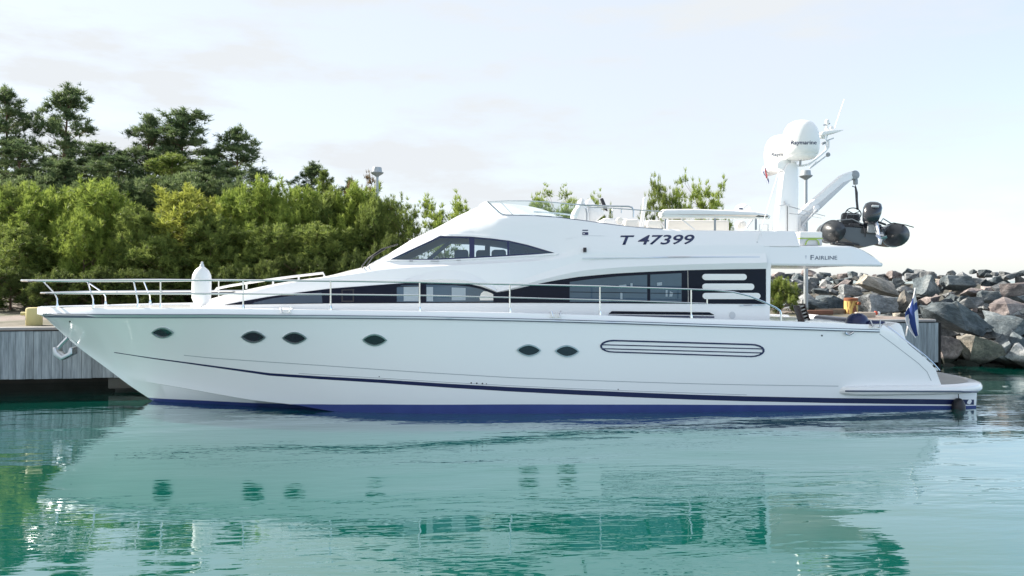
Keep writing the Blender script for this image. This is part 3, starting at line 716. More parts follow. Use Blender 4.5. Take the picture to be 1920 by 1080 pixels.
# ------------------------------------------------------------------ flying bridge
def mirrow(P): return P+[Vector((p.x, -p.y, p.z)) for p in reversed(P)]
bot = [PY(1082, 410, -1.60), PY(1040, 406, -1.58), PY(1000, 403.3, -1.55), PY(968, 402.3, -1.52), PY(940, 402, -1.42)]
top = [PY(1090, 384.5, -1.62), PY(1040, 379.5, -1.60), PY(995, 376.8, -1.56), PY(952, 376.2, -1.48), PY(914, 377.8, -1.30)]
bc_ = [Vector((bot[-1].x-.22, -.9, bot[-1].z+.10)), Vector((bot[-1].x-.36, -.35, bot[-1].z+.16))]
tc_ = [Vector((top[-1].x-.10, -.85, top[-1].z)), Vector((top[-1].x-.16, -.35, top[-1].z))]
B_, T_ = mirrow(bot+bc_), mirrow(top+tc_)
m_ = MB(); m_.loft([B_, [b.lerp(t, .5) for b, t in zip(B_, T_)], T_]); fg = m_.build('flybridge_windscreen', M['perspex'], yacht, 60)
m_ = MB(); m_.tube(T_, .013, 6); m_.build('screen_rim', M['lgrey'], fg)
for a, b, r, k in ((bot[-1], top[-1], .018, 'grey'), (PY(961, 402, -1.5), PY(938, 378, -1.42), .013, 'gel')):
    m_ = MB(); m_.tube([a, b], r, 6); m_.build('screen_post', M[k], fg)
for P in ([(1000, 397), (1050, 400.5), (1082, 404.5)],):
    m_ = MB(); m_.tube([PY(u, v, -1.45) for u, v in P], .02, 6); m_.build('screen_brace', M['gel'], fg)
def tubes(name, px, y, r, mt, parent=None, seg=7):
    m_ = MB(); m_.tube([PY(u, v, y) for u, v in px], r, seg); return m_.build(name, M[mt], parent or yacht)
fr = tubes('flybridge_rail', [(1078, 383), (1110, 385.3), (1145, 386.6), (1178, 387), (1185, 389), (1187.5, 394), (1187.5, 408)], -1.5, .022, 'steel2')
tubes('flybridge_rail', [(1100, 388), (1150, 390.5), (1187, 393), (1215, 395), (1242, 397)], -1.62, .013, 'steel2')
tubes('rail_foot', [(1165, 391.5), (1165, 400)], -1.6, .014, 'steel2', fr); tubes('rail_foot', [(1151, 390.5), (1148, 394), (1147, 400)], -1.6, .014, 'steel2', fr)
def blob(name, parts, mt, parent=None, bev=.06):
    m_ = MB()
    for (u0, v0, u1, v1, y, dy) in parts:
        a, b = PY(u0, v1, y), PY(u1, v0, y)
        m_.box(((a.x+b.x)/2, y+dy/2, (a.z+b.z)/2), (b.x-a.x, dy, b.z-a.z), None, min(bev, .45*(b.x-a.x), .45*(b.z-a.z)), 0, 3)
    return m_.build(name, M[mt], parent or yacht, 60)
def canvas(name, px, y, dy, mt='cover', bev=.07):
    m_ = MB(); m_.prism([(PY(u, v, y).x, PY(u, v, y).z) for u, v in px], y, y+dy, bev, 0, 3); return m_.build(name, M[mt], yacht, 60)
canvas('helm_seat', [(1076, 418), (1074, 404), (1078, 393), (1086, 384), (1087, 375), (1092, 371), (1097, 374), (1098, 382), (1104, 392), (1106, 418)], -1.1, .55)
canvas('helm_seat', [(1103, 416), (1102, 392), (1108, 386), (1122, 387), (1131, 394), (1137, 400), (1128, 407), (1116, 418)], -.9, .55)
canvas('helm_console', [(1096, 392), (1101, 376), (1108, 371), (1118, 384), (1124, 392)], .1, .9, 'gelrough', .04)
canvas('chart_screen', [(1126, 372), (1131, 371), (1138, 388), (1140, 396), (1133, 392)], .2, .12, 'black', .015)
tubes('seat_frame', [(1098, 391), (1100, 400), (1100, 414)], -1.45, .02, 'grey')
m_ = MB(); p = PY(1161.5, 414, -1.3); m_.lathe([(.02, -.08), (.075, -.07), (.085, 0), (.075, .07), (.02, .08)], p, (0, 1, 0), 16); m_.build('bolster_cushion', M['cream'], yacht, 50)
blob('sofa_back', [(1171, 411, 1199, 430, -1.25, .3)], 'cream'); blob('sofa_back', [(1213, 412.5, 1242, 432, -1.4, .3)], 'cream')
blob('sofa_seat', [(1130, 409, 1180, 436, -.2, 1.2)], 'gelrough')
lb = canvas('folded_table', [(1200, 424), (1207, 370), (1213, 371), (1214, 376), (1206, 424)], -.5, .06, 'gelrough', .015)
bim = canvas('folded_bimini', [(1238, 402), (1240, 395), (1246, 391.8), (1300, 391.2), (1360, 393), (1415, 396), (1440, 400), (1448, 405), (1444, 410.5), (1400, 409.5), (1330, 408.6), (1246, 408.8), (1240, 407)], -1.62, .26, 'cover', .08)
canvas('folded_bimini', [(1238, 402), (1240, 395), (1246, 391.8), (1300, 391.2), (1360, 393), (1415, 396), (1440, 400), (1448, 405), (1444, 410.5), (1400, 409.5), (1330, 408.6), (1246, 408.8), (1240, 407)], 1.3, .26, 'cover', .08)
for px in ([(1247.5, 410), (1247, 418), (1247.5, 430)], [(1340, 409), (1340, 422), (1341, 433)], [(1416, 410), (1419, 416), (1418.5, 431)]):
    q = [PY(u, v, -1.66) for u, v in px]
    m_ = MB(); m_.box((q[0]+q[2])/2, (.045, .03, (q[0]-q[2]).length), None, .006); m_.build('bimini_strut', M['grey'], yacht)
tubes('bimini_frame', [(1277, 410), (1303, 431)], -1.40, .018, 'lgrey'); tubes('bimini_frame', [(1411, 411), (1399, 428)], -1.2, .03, 'lgrey')
blob('sofa_back', [(1251, 412.5, 1368, 436, -1.05, .25)], 'cream')
blob('scatter_cushion', [(1381, 413, 1402, 432, -.9, .2)], 'cream', None, .1)
m_ = MB(); m_.lathe([(.21, -.06), (.21, .02), (.18, .10), (.10, .15), (.02, .165)], PY(1393, 394.5, .2), (0, 0, 1), 20); lr = m_.build('liferaft_pod', M['gelrough'], yacht, 50)
m_ = MB(); m_.box(PY(1389, 391.3, -.02), (.10, .03, .05), None, .01); m_.build('strap', M['rub'], lr)
m_ = MB(); m_.tube([PY(1424, 433, -1.2), PY(1424, 421, -1.2), PY(1440, 421, -1.2), PY(1440, 433, -1.2)], .015, 6); m_.build('grab_hoop', M['steel2'], yacht)

# ------------------------------------------------------------------ radar mast
MY0, MY1 = -.52, -.22
legpx = [(1454, 470), (1456, 432), (1461, 391), (1468, 335), (1470.5, 318), (1478, 306), (1492, 303), (1497.5, 312), (1497.5, 470)]
m_ = MB(); m_.prism([(PY(u, v, MY0).x, PY(u, v, MY0).z) for u, v in legpx], MY0, MY1, .03, 0, 3); mast = m_.build('radar_mast', M['gel'], yacht, 40)
cpx = [(1448, 318), (1450, 305), (1463, 298), (1476, 302), (1478, 318), (1465, 324)]
m_ = MB(); m_.prism([(PY(u, v, -.2).x, PY(u, v, -.2).z) for u, v in cpx], -.45, .55, .05, 0, 3); m_.build('crosstree', M['gel'], mast, 40)
def dome(u, v_top, v_bot, y, rpx, nm):
    c = PY(u, v_bot, y); tp = PY(u, v_top, y); H = tp.z-c.z; k = (c-CAM).dot(FWD)/FPX; R = rpx*k
    pr = [(.35*R, 0), (.72*R, .035*H), (.84*R, .10*H), (.845*R, .115*H), (.90*R, .13*H), (.97*R, .26*H), (R, .42*H), (.99*R, .54*H), (.94*R, .68*H), (.84*R, .81*H), (.68*R, .91*H), (.46*R, .97*H), (.22*R, .995*H), (.02*R, H)]
    m_ = MB(); m_.lathe(pr, c, (0, 0, 1), 40); me = m_.mesh(nm); b = bvh_of(me); return link(nm, me, M['gelrough'], yacht, 50), b
d1, DB1 = dome(1501.5, 226, 300.5, -.62, 33.5, 'satellite_dome'); d2, DB2 = dome(1464.5, 253.5, 320, .42, 30.5, 'satellite_dome')
lettering('dome_lettering', 'Raymarine', (1483, 263.2, 1531, 273.2), DB1, M['navy'], d1, .05, .01, .006)
lettering('dome_lettering', 'Raymarine', (1446.5, 286, 1489, 294.5), DB2, M['rub'], d2, .05, .01, .006)
m_ = MB(); p = PY(1500.5, 300, -.62); m_.tube([p, p-Vector((-.0, 0, .14))], .03, 8); m_.build('dome_post', M['grey'], mast)
arm = tubes('mast_arm', [(1488, 310.5), (1505, 310.5), (1517, 308), (1530, 298), (1548, 283), (1553, 276), (1553.5, 264)], -.36, .03, 'gel', mast)
tubes('mast_arm', [(1518, 316), (1527, 309), (1550, 291.5)], -.36, .022, 'lgrey', mast); tubes('mast_arm', [(1524, 311), (1531, 303)], -.36, .016, 'gel', mast)
m_ = MB(); m_.lathe([(.04, -.05), (.06, 0), (.03, .06)], PY(1552.5, 290, -.36), (0, 1, .3), 12); m_.build('floodlight', M['grey'], mast)
tubes('mast_arm', [(1549, 280), (1549, 262), (1553, 250)], -.36, .02, 'gel', mast); tubes('mast_arm', [(1541, 271), (1552, 263), (1563, 259)], -.36, .016, 'lgrey', mast)
pl = [(1536, 253), (1540, 248), (1560, 245.2), (1580, 244.7), (1566, 249.5), (1548, 253), (1540, 256)]
m_ = MB(); m_.prism([(PY(u, v, -.4).x, PY(u, v, -.4).z) for u, v in pl], -.5, -.22, .012); m_.build('instrument_platform', M['gelrough'], mast)
m_ = MB(); m_.lathe([(.055, 0), (.05, .05), (.03, .06), (.03, .16), (.05, .17), (.05, .25), (.03, .27)], PY(1551, 244, -.36), (0, 0, 1), 12); m_.build('anchor_light', M['gelrough'], mast, 40)
m_ = MB(); m_.lathe([(.045, 0), (.045, .05), (.02, .09)], PY(1559.5, 243, -.36), (0, 0, 1), 12); m_.build('gps_antenna', M['gelrough'], mast, 50)
tubes('wind_vane', [(1543, 234.8), (1549, 234), (1556, 231.5)], -.36, .018, 'grey', mast)
m_ = MB(); m_.lathe([(.02, -.09), (.05, -.06), (.05, .04), (.02, .06)], PY(1543, 257, -.36), (1, 0, 0), 12); m_.build('horn', M['gelrough'], mast, 50)
tubes('camera_head', [(1541, 270), (1547, 267)], -.36, .035, 'grey', mast)
tubes('whip_antenna', [(1564, 243), (1583, 186)], -.36, .010, 'gel', mast, 5)
tubes('whip_antenna', [(1418.5, 459), (1424, 441), (1441, 384), (1457, 332), (1462, 318)], -1.9, .009, 'gel', mast, 5)
tubes('antenna_foot', [(1417.5, 461), (1420, 453)], -1.92, .018, 'lgrey', mast, 6)
tubes('mast_cable', [(1476.5, 434), (1476.5, 387)], -.55, .008, 'black', mast, 5)
tubes('rope_cleat', [(1458, 385), (1466, 385.5), (1473, 383), (1471, 377), (1476, 386), (1480, 384)], -.56, .017, 'lgrey', mast, 6)
# crane
bo_ = [(1494, 402), (1494, 424), (1500, 423), (1537, 390), (1598, 337), (1602, 331), (1600, 322), (1594, 321.5), (1581, 327)]
m_ = MB(); m_.prism([(PY(u, v, -.3).x, PY(u, v, -.3).z) for u, v in bo_], -.3, -.06, .03, 0, 3); crane = m_.build('tender_crane', M['gel'], yacht, 40)
bl = [(1502, 407), (1528, 388), (1584, 341), (1597, 336.5), (1540, 391), (1502, 424)]
m_ = MB(); m_.prism([(PY(u, v, -.34).x, PY(u, v, -.34).z) for u, v in bl], -.33, -.03, .015); m_.build('boom_shade', M['lgrey'], crane)  # grey lower half puts the shade beneath the boom into colour
m_ = MB(); m_.lathe([(.07, -.13), (.115, -.11), (.115, .11), (.07, .13)], PY(1599.5, 329, -.18), (0, 1, 0), 18); m_.build('boom_sheave', M['grey'], crane, 40)
br = [(1524, 398), (1526, 386), (1534, 383), (1538, 389), (1534, 398)]
m_ = MB(); m_.prism([(PY(u, v, -.36).x, PY(u, v, -.36).z) for u, v in br], -.37, .0, .02); m_.build('ram_bracket', M['gel'], crane)
tubes('hydraulic_ram', [(1503, 424), (1532, 393)], -.38, .03, 'lgrey', crane)
m_ = MB(); p = PY(1499, 412, -.18); m_.lathe([(.17, 0), (.16, .5), (.13, .7)], p-Vector((0, 0, .72)), (0, 0, 1), 16); m_.build('crane_pedestal', M['gel'], crane, 40)
hk = MB(); hk.box(PY(1604, 341, -.18), (.10, .09, .14), None, .02); hook = hk.build('hook_block', M['grey'], crane)
tubes('hoist_wire', [(1603, 334), (1604, 338)], -.18, .012, 'steel2', hook); tubes('hook', [(1604, 347), (1603, 351), (1598, 349)], -.18, .014, 'grey', hook)

# ------------------------------------------------------------------ tender hanging at the crane
TO = PY(1622, 438, -1.35)
tender = empty('inflatable_tender', tuple(TO), 'dark grey inflatable boat with upright black outboard, slung from the crane at the stern', 'dinghy')
ta = math.radians(-20); roll = math.radians(4.6)
TR = Matrix.Rotation(ta, 3, 'Z') @ Matrix.Rotation(roll, 3, 'Y')
def TP(x, y, z): return TO+TR @ Vector((x, y, z))
tubeL = [(-.70, -.30, .02), (-.70, -.22, .02), (-.70, -.05, .02), (-.70, .6, .02), (-.70, 1.3, .04), (-.66, 1.9, .08), (-.52, 2.4, .14), (-.28, 2.75, .2), (0, 2.86, .22)]
rad = [.012, .11, .262, .265, .265, .26, .25, .24, .24]
full = [TP(*p) for p in tubeL]+[TP(-p[0], p[1], p[2]) for p in reversed(tubeL[:-1])]
m_ = MB(); m_.tube(full, rad+list(reversed(rad[:-1])), 22); tb = m_.build('inflatable_tube', M['tubegrey'], tender, 50)
for s in (-1, 1):
    m_ = MB()
    ring = [TP(s*.70+.268*math.cos(a*.2618), .12, .02+.268*math.sin(a*.2618)) for a in range(24)]; m_.tube(ring, .012, 5, closed=True); m_.build('tube_band', M['rib'], tb)
    m_ = MB()
    ring = [TP(s*.70+.268*math.cos(a*.2618), .45, .02+.268*math.sin(a*.2618)) for a in range(24)]; m_.tube(ring, .02, 5, closed=True); m_.build('tube_band', M['lgrey'], tb)
sec = []
for y, w, zb_, zt_ in ((.0, .52, -.30, .13), (1.2, .52, -.30, .0), (2.0, .42, -.22, .0), (2.6, .12, .0, .1)):
    sec.append([TP(-w, y, zt_), TP(-w, y, zb_+.20), TP(-w*.4, y, zb_+.04), TP(0, y, zb_-.02), TP(w*.4, y, zb_+.04), TP(w, y, zb_+.20), TP(w, y, zt_)])
m_ = MB(); m_.loft(sec, closed_u=True, cap=True); me = m_.mesh('rigid_hull'); fix_normals(me); link('rigid_hull', me, M['rib'], tender, 30)
m_ = MB(); q = [TP(-.10, -.012, .0), TP(.36, -.012, .0), TP(.36, -.012, .13), TP(-.10, -.012, .13)]
m_.add([a+Vector((0, 0, d)) for a in q for d in (0,)]+[TP(-.10, .01, .0), TP(.36, .01, .0), TP(.36, .01, .13), TP(-.10, .01, .13)], [(0, 1, 2, 3), (4, 7, 6, 5), (0, 4, 5, 1), (1, 5, 6, 2), (2, 6, 7, 3), (3, 7, 4, 0)])
m_.build('transom_pad', M['tubegrey'], tender, 30)
RB = TR
def tbox(name, c, size, mt, rot=None, bev=.02, par=None):
    m_ = MB(); m_.box(TP(*c), size, TR @ (rot if rot else Matrix.Identity(3)), bev); return m_.build(name, M[mt], par or tender, 40)
con = tbox('steering_console', (-.26, .75, .28), (.42, .30, .52), 'tubegrey', None, .06)
m_ = MB(); c = TP(-.24, .42, .50); RW = TR @ rotm(math.radians(58), 0, 0)
m_.tube([c+RW @ Vector((.175*math.cos(a*.2618), .175*math.sin(a*.2618), 0)) for a in range(24)], .014, 6, closed=True); wh = m_.build('steering_wheel', M['black'], tender)
for a in (.5, 2.6, 4.7):
    m_ = MB(); m_.tube([c, c+RW @ Vector((.17*math.cos(a), .17*math.sin(a), 0))], .011, 5); m_.build('spoke', M['black'], wh)
tbox('bench_seat', (.05, .55, .20), (.75, .35, .16), 'cowl', None, .05)
# outboard motor, tilted up
ob = MB()
cs = []
for z, w, d, oy in ((.06, .12, .16, -.06), (.14, .17, .26, -.08), (.30, .20, .31, -.06), (.44, .205, .30, -.02), (.54, .17, .24, .03), (.585, .09, .14, .05)):
    cs.append([TP(.06+1.16*w*math.cos(a*math.pi/8)*(1-.12*abs(math.cos(a*math.pi/4)))+z*.12, -.02+oy+d*.62*math.sin(a*math.pi/8), .16+z*1.04) for a in range(16)])
ob.loft(cs, closed_u=True, cap=True); me = ob.mesh('outboard_cowling'); fix_normals(me); cow = link('outboard_cowling', me, M['cowl'], tender, 45)
tbox('cowling_vent', (.13, -.27, .64), (.16, .03, .05), 'lgrey', rotm(.4, 0, 0), .012, cow)
tbox('mounting_bracket', (.13, -.04, .17), (.20, .14, .30), 'grey', None, .03)
mid = MB(); mid.loft([[TP(.20+.05*math.cos(a*.785), -.14+.09*math.sin(a*.785), .25) for a in range(8)], [TP(.24+.045*math.cos(a*.785), -.26+.08*math.sin(a*.785), .05) for a in range(8)], [TP(.27+.03*math.cos(a*.785), -.34+.06*math.sin(a*.785), -.12) for a in range(8)]], closed_u=True, cap=True)
mid.build('drive_leg', M['steel2'], tender, 40)
tbox('cavitation_plate', (.27, -.32, -.01), (.16, .22, .015), 'grey', rotm(.45, 0, 0), .004)
m_ = MB(); m_.lathe([(.01, -.11), (.04, -.06), (.045, .03), (.02, .09)], TP(.28, -.36, -.13), TR @ Vector((.1, 1, .3)), 12); pr = m_.build('gearcase', M['lgrey'], tender, 50)
for k in range(3):
    a = k*2.094+.4; m_ = MB(); m_.box(TP(.28+.07*math.cos(a), -.46, -.13+.07*math.sin(a)), (.13, .012, .07), TR @ rotm(.5, -a, 0), .004); m_.build('propeller_blade', M['steel2'], pr)
for P in ([(-.62, .25, .30), (-.30, .10, .34), (-.05, .02, .22)], [(.62, .35, .30), (.40, .2, .40), (.30, .0, .26)], [(-.40, .40, .34), (-.38, .40, .48), (-.10, .40, .48), (-.08, .40, .34)]):
    m_ = MB(); m_.tube([TP(*p) for p in P], .014, 6); m_.build('control_cable', M['grey'], tender)
tbox('fuel_tank', (-.36, .22, .10), (.30, .24, .20), 'black', None, .05); tbox('tilt_ram', (.20, -.10, .22), (.07, .10, .26), 'steel2', rotm(.3, 0, 0), .02); tbox('steering_arm', (.33, -.02, .27), (.22, .05, .05), 'black', rotm(0, .3, 0), .015)
for P in ([(-.05, -.05, .15), (-.02, -.10, .02), (.0, -.06, -.08)], [(.35, -.05, .18), (.42, -.10, .06), (.46, -.05, .0)]):
    m_ = MB(); m_.tube([TP(*p) for p in P], .012, 5); m_.build('fuel_hose', M['black'], tender)
m_ = MB(); m_.tube([TP(.42, -.05, .22), TP(.62, .1, .30), TP(.85, -.1, .25), TP(1.0, -.2, .20)], .012, 5); m_.build('painter_rope', M['black'], tender)
m_ = MB(); m_.tube([PY(1604, 350, -.18), PY(1606, 362, -.5), PY(1606.5, 376, -.7), PY(1608, 392, -.9)], [.02, .035, .03, .03], 7); m_.build('lifting_strap', M['black'], tender)
m_ = MB(); m_.tube([PY(1480, 387, -.56), PY(1512, 396, -.8), PY(1547, 405, -1.1)], .011, 5); m_.build('lashing_rope', M['grey'], tender)
m_ = MB(); m_.tube([PY(1480, 400, -.56), PY(1512, 404, -.8), PY(1540, 409, -1.1)], .008, 5); m_.build('lashing_rope', M['grey'], tender)
for u0, u1, v in ((1556, 1602, 459.6), (1566, 1612, 456.5)):
    m_ = MB(); m_.box(PY((u0+u1)/2, v, -1.3), (.55, .10, .045), rotm(0, .12, 0), .01); m_.build('tender_chock', M['black'], yacht)
# cool box on the aft deck
c = PY(1521, 447, -1.62); bw = PY(1543, 447, -1.62).x-PY(1500, 447, -1.62).x; bh = PY(1521, 434, -1.62).z-PY(1521, 460.5, -1.62).z
cb = empty('cool_box', (c.x, c.y+.2, c.z-bh/2), 'pale grey box with lime green edging standing on the upper aft deck below the dinghy', 'box')
m_ = MB(); m_.box(c+Vector((0, .22, -bh*.25)), (bw, .42, bh*.5), None, .02); m_.build('body', M['lgrey'], cb)
m_ = MB(); m_.box(c+Vector((0, .22, bh*.25)), (bw, .44, bh*.46), None, .03); m_.build('lid', M['gelrough'], cb)
m_ = MB(); m_.box(c+Vector((0, .22, .0)), (bw+.012, .446, .022), None, .004); m_.build('trim', M['lime'], cb)
m_ = MB(); m_.tube([PY(u, v, -1.635) for u, v in [(1510, 459), (1513, 452), (1517, 449), (1530, 449), (1534, 452), (1536, 459)]], .014, 6); m_.build('handle', M['lime'], cb)

# ------------------------------------------------------------------ fenders and flags
p = PY(378, 536, -1.62)
fe = empty('fender', (p.x, p.y, p.z-.45), 'white cylindrical fender standing upright inside the bow rail', 'fender', 'boat fenders')
m_ = MB(); m_.lathe([(.03, -.455), (.10, -.43), (.165, -.36), (.20, -.27), (.205, -.1), (.205, .15), (.195, .24), (.15, .34), (.08, .405), (.045, .43)], p, (0.02, 0, 1), 24); m_.build('body', M['gelrough'], fe, 50)
m_ = MB(); m_.lathe([(.05, .42), (.045, .47), (.025, .49), (.025, .53), (.01, .54)], p, (0.02, 0, 1), 12); m_.build('eyelet', M['lgrey'], fe, 50)
m_ = MB(); m_.tube([p-Vector((0.01, 0, .45)), p-Vector((.01, 0, .60))], .012, 6); m_.build('lanyard', M['grey'], fe)
p = PY(1797.5, 771, -2.42)
fe = empty('fender', (p.x, p.y, 0), 'black round fender half in the water at the stern', 'fender', 'boat fenders')
m_ = MB(); m_.lathe([(.02, -.25), (.09, -.21), (.135, -.10), (.14, .03), (.135, .10), (.10, .18), (.05, .225), (.02, .235)], (p.x, p.y, 0.01), (0, 0, 1), 22); m_.build('body', M['black'], fe, 50)
m_ = MB(); m_.tube([(p.x, p.y, .23), (p.x, p.y+.02, .42)], .01, 5); m_.build('lanyard', M['black'], fe)
def cloth(name, W_, blue, parent, f, nu=26, nv=14, mats=None):
    m_ = MB(); vs = [f(i/nu, j/nv) for j in range(nv+1) for i in range(nu+1)]; fs = []; mi = []
    for j in range(nv):
        for i in range(nu):
            fs.append((j*(nu+1)+i, j*(nu+1)+i+1, (j+1)*(nu+1)+i+1, (j+1)*(nu+1)+i)); mi.append(blue((i+.5)/nu, (j+.5)/nv))
    n0 = len(vs); a = MB(); a.v = [Vector(v) for v in vs]; a.f = fs; a.mi = mi
    o = a.build(name, mats, parent, 80)
    sm = o.modifiers.new('cloth thickness', 'SOLIDIFY'); sm.thickness = .006; return o
M['flagw'] = simple('white flag cloth', (.60, .61, .62), .8, var=.08); M['flagb'] = simple('blue flag cloth', (.018, .05, .21), .8, var=.1); M['flagr'] = simple('red flag cloth', (.42, .04, .06), .8)
a, b = PY(1716, 541, .9), PY(1703, 607, .9)
fg_ = empty('ensign_flag', tuple(b), 'white flag with a blue cross drooping from the stern staff', 'flag')
m_ = MB(); m_.tube([a+(a-b)*.02, b+(b-a)*.35, b-(a-b)*.12], .016, 7); m_.build('flagstaff', M['gelrough'], fg_)
def ff(s, t):
    A0, A1, A2 = PY(1715, 549, .86), PY(1727, 585, .80), PY(1723, 626, .84)
    B0, B1, B2 = PY(1708, 571, .88), PY(1680, 596, .92), PY(1715, 634, .84)
    bz = lambda p, q, r: p*(1-s)**2+q*2*s*(1-s)+r*s*s
    P = bz(A0, A1, A2).lerp(bz(B0, B1, B2), t)
    return P+Vector((.015*math.sin(t*7+s*3)*s, math.sin(t*9+s*2.0)*.06*min(1, s*3), 0))
cloth('flag_cloth', 1, lambda s, t: 1 if (abs(t-.5) < .14 or abs(s-.34) < .10) else 0, fg_, ff, mats=[M['flagw'], M['flagb']])
a, b = PY(1437, 309, .2), PY(1442, 345, .2)
cf = empty('courtesy_flag', tuple(b), 'tiny red, white and blue flag hanging beside the mast under the rear dome', 'flag')
m_ = MB(); m_.tube([PY(1436, 300, .2), PY(1436.5, 345, .2)], .004, 5); m_.build('halyard', M['lgrey'], cf)
def f2(s, t): return PY(lerp(1436, 1441, s)+t*-5*(1-s), lerp(313, 341, s)+t*9*(1-s*.6), .2)+Vector((0, .03*math.sin(t*8+s*4), 0))
cloth('flag_cloth', 1, lambda s, t: 2 if (abs(t-.5) < .1 or abs(s-.5) < .08) else (0 if (abs(t-.5) < .2 or abs(s-.5) < .18) else 1), cf, f2, 12, 8, mats=[M['flagw'], M['flagb'], M['flagr']])
# ------------------------------------------------------------------ quay, ground, breakwater
QZ = 1.62
QA, QB = PZ(0, 621.5, QZ), PZ(1757, 604.7, QZ)
qd = (QB-QA); qd.z = 0; QL = qd.length; qd.normalize(); qn = Vector((-qd.y, qd.x, 0))
if qn.dot(FWD) < 0: qn = -qn
def Q(s, t, z): p = QA+qd*s+qn*t; return Vector((p.x, p.y, z))
RQ = Matrix((qd, qn, Vector((0, 0, 1)))).transposed()
def qst(p): d = p-QA; return d.dot(qd), d.dot(qn)
def plank_material():
    m, n, l, p = mat('weathered grey planks'); p.inputs['Roughness'].default_value = .85
    t = n.new('ShaderNodeNewGeometry'); mp_ = n.new('ShaderNodeMapping'); mp_.inputs['Scale'].default_value = (9, 9, .7); l.new(t.outputs['Position'], mp_.inputs[0])
    no = n.new('ShaderNodeTexNoise'); no.inputs['Scale'].default_value = 1.6; no.inputs['Detail'].default_value = 9; no.inputs['Roughness'].default_value = .65; l.new(mp_.outputs[0], no.inputs['Vector'])
    r = n.new('ShaderNodeValToRGB'); r.color_ramp.elements[0].position = .3; r.color_ramp.elements[0].color = (.14, .16, .175, 1); r.color_ramp.elements[1].position = .72; r.color_ramp.elements[1].color = (.40, .43, .45, 1)
    at = n.new('ShaderNodeAttribute'); at.attribute_name = 'tone'
    mu = n.new('ShaderNodeMix'); mu.data_type = 'RGBA'; mu.blend_type = 'MULTIPLY'; mu.inputs[0].default_value = 1
    l.new(no.outputs[0], r.inputs[0]); l.new(r.outputs[0], mu.inputs[6]); l.new(at.outputs['Color'], mu.inputs[7]); l.new(mu.outputs[2], p.inputs['Base Color'])
    b = n.new('ShaderNodeBump'); b.inputs['Strength'].default_value = .5; b.inputs['Distance'].default_value = .01; l.new(no.outputs[0], b.inputs['Height']); l.new(b.outputs[0], p.inputs['Normal'])
    return m
M['plank'] = plank_material()
M['conc'] = simple('weathered concrete', (.30, .29, .28), .9, var=.25, scale=1.5, bump=.5, bscale=18)
M['concd'] = simple('wet dark concrete', (.085, .085, .075), .8, var=.35, scale=2, bump=.4, bscale=10)
def ground_material():
    m, n, l, p = mat('gravel and rough grass'); p.inputs['Roughness'].default_value = .95
    t = n.new('ShaderNodeNewGeometry'); no = n.new('ShaderNodeTexNoise'); no.inputs['Scale'].default_value = .35; no.inputs['Detail'].default_value = 7; l.new(t.outputs['Position'], no.inputs['Vector'])
    n2 = n.new('ShaderNodeTexNoise'); n2.inputs['Scale'].default_value = 9; n2.inputs['Detail'].default_value = 5; l.new(t.outputs['Position'], n2.inputs['Vector'])
    r = n.new('ShaderNodeValToRGB'); e = r.color_ramp.elements; e[0].position = .38; e[0].color = (.33, .27, .24, 1); e[1].position = .62; e[1].color = (.07, .085, .03, 1)
    l.new(no.outputs[0], r.inputs[0]); mu = n.new('ShaderNodeMix'); mu.data_type = 'RGBA'; mu.blend_type = 'MULTIPLY'; mu.inputs[0].default_value = .7
    l.new(r.outputs[0], mu.inputs[6]); l.new(n2.outputs[0], mu.inputs[7]); l.new(mu.outputs[2], p.inputs['Base Color'])
    b = n.new('ShaderNodeBump'); b.inputs['Strength'].default_value = .8; b.inputs['Distance'].default_value = .04; l.new(n2.outputs[0], b.inputs['Height']); l.new(b.outputs[0], p.inputs['Normal']); return m
M['ground'] = ground_material()
GZ = 1.72
def sst(x, a, b): t = max(0, min(1, (x-a)/(b-a))); return t*t*(3-2*t)
def gz(s, t):
    z = GZ+.05*noise.noise(Vector((s*.5, t*.5, 0)))*sst(t, .8, 2)
    return z+sst(t, 5, 30)*3.2*(1-sst(s, 4, 20))
GS, GT = [-60+i*(QL+60-.2)/110 for i in range(111)], [.32+(j/50)**1.6*75 for j in range(51)]
gm = MB(); vs = []; fs = []
for t in GT:
    for s in GS: vs.append(Q(s, t, gz(s, t)))
n = len(GS)
for j in range(len(GT)-1):
    for i in range(n-1): fs.append((j*n+i, j*n+i+1, (j+1)*n+i+1, (j+1)*n+i))
b0 = len(vs)
for j, t in enumerate(GT): vs.append(Q(GS[-1]+.0, t, -1.5))
for j in range(len(GT)-1): fs.append((j*n+n-1, b0+j, b0+j+1, (j+1)*n+n-1))
gm.add(vs, fs); tag(gm.build('ground', M['ground'], None, 60), kind='structure')
quay = empty('quay', tuple(Q(QL/2, 0, 0)), 'timber-faced quay of vertical grey planks behind the yacht', 'quay')
rnd = random.Random(5)
pm_ = MB(); tones = []; s = -16.0
PBOT = PY(60, 711.5, QA.y).z
PBOT = CAM.z+(HOR-711.5)/FPX*((QA-CAM).dot(FWD))
while s < QL-.02:
    w = rnd.uniform(.15, .27); w = min(w, QL-s); o = rnd.uniform(-.006, .006)
    pm_.box(Q(s+w/2, -.035+o, (QZ+PBOT)/2+rnd.uniform(-.006, .006)), (w-.006, .05, QZ-PBOT), RQ, .005, 0, 1); tones.append(rnd.uniform(.80, 1.06)); s += w
pme_ = pm_.mesh('plank_facing'); npf = len(pme_.vertices)//len(tones)
at = pme_.color_attributes.new('tone', 'FLOAT_COLOR', 'POINT')
for i in range(len(pme_.vertices)):
    k = tones[i//npf]; at.data[i].color = (k*.96, k, k*1.03, 1)
link('plank_facing', pme_, M['plank'], quay)
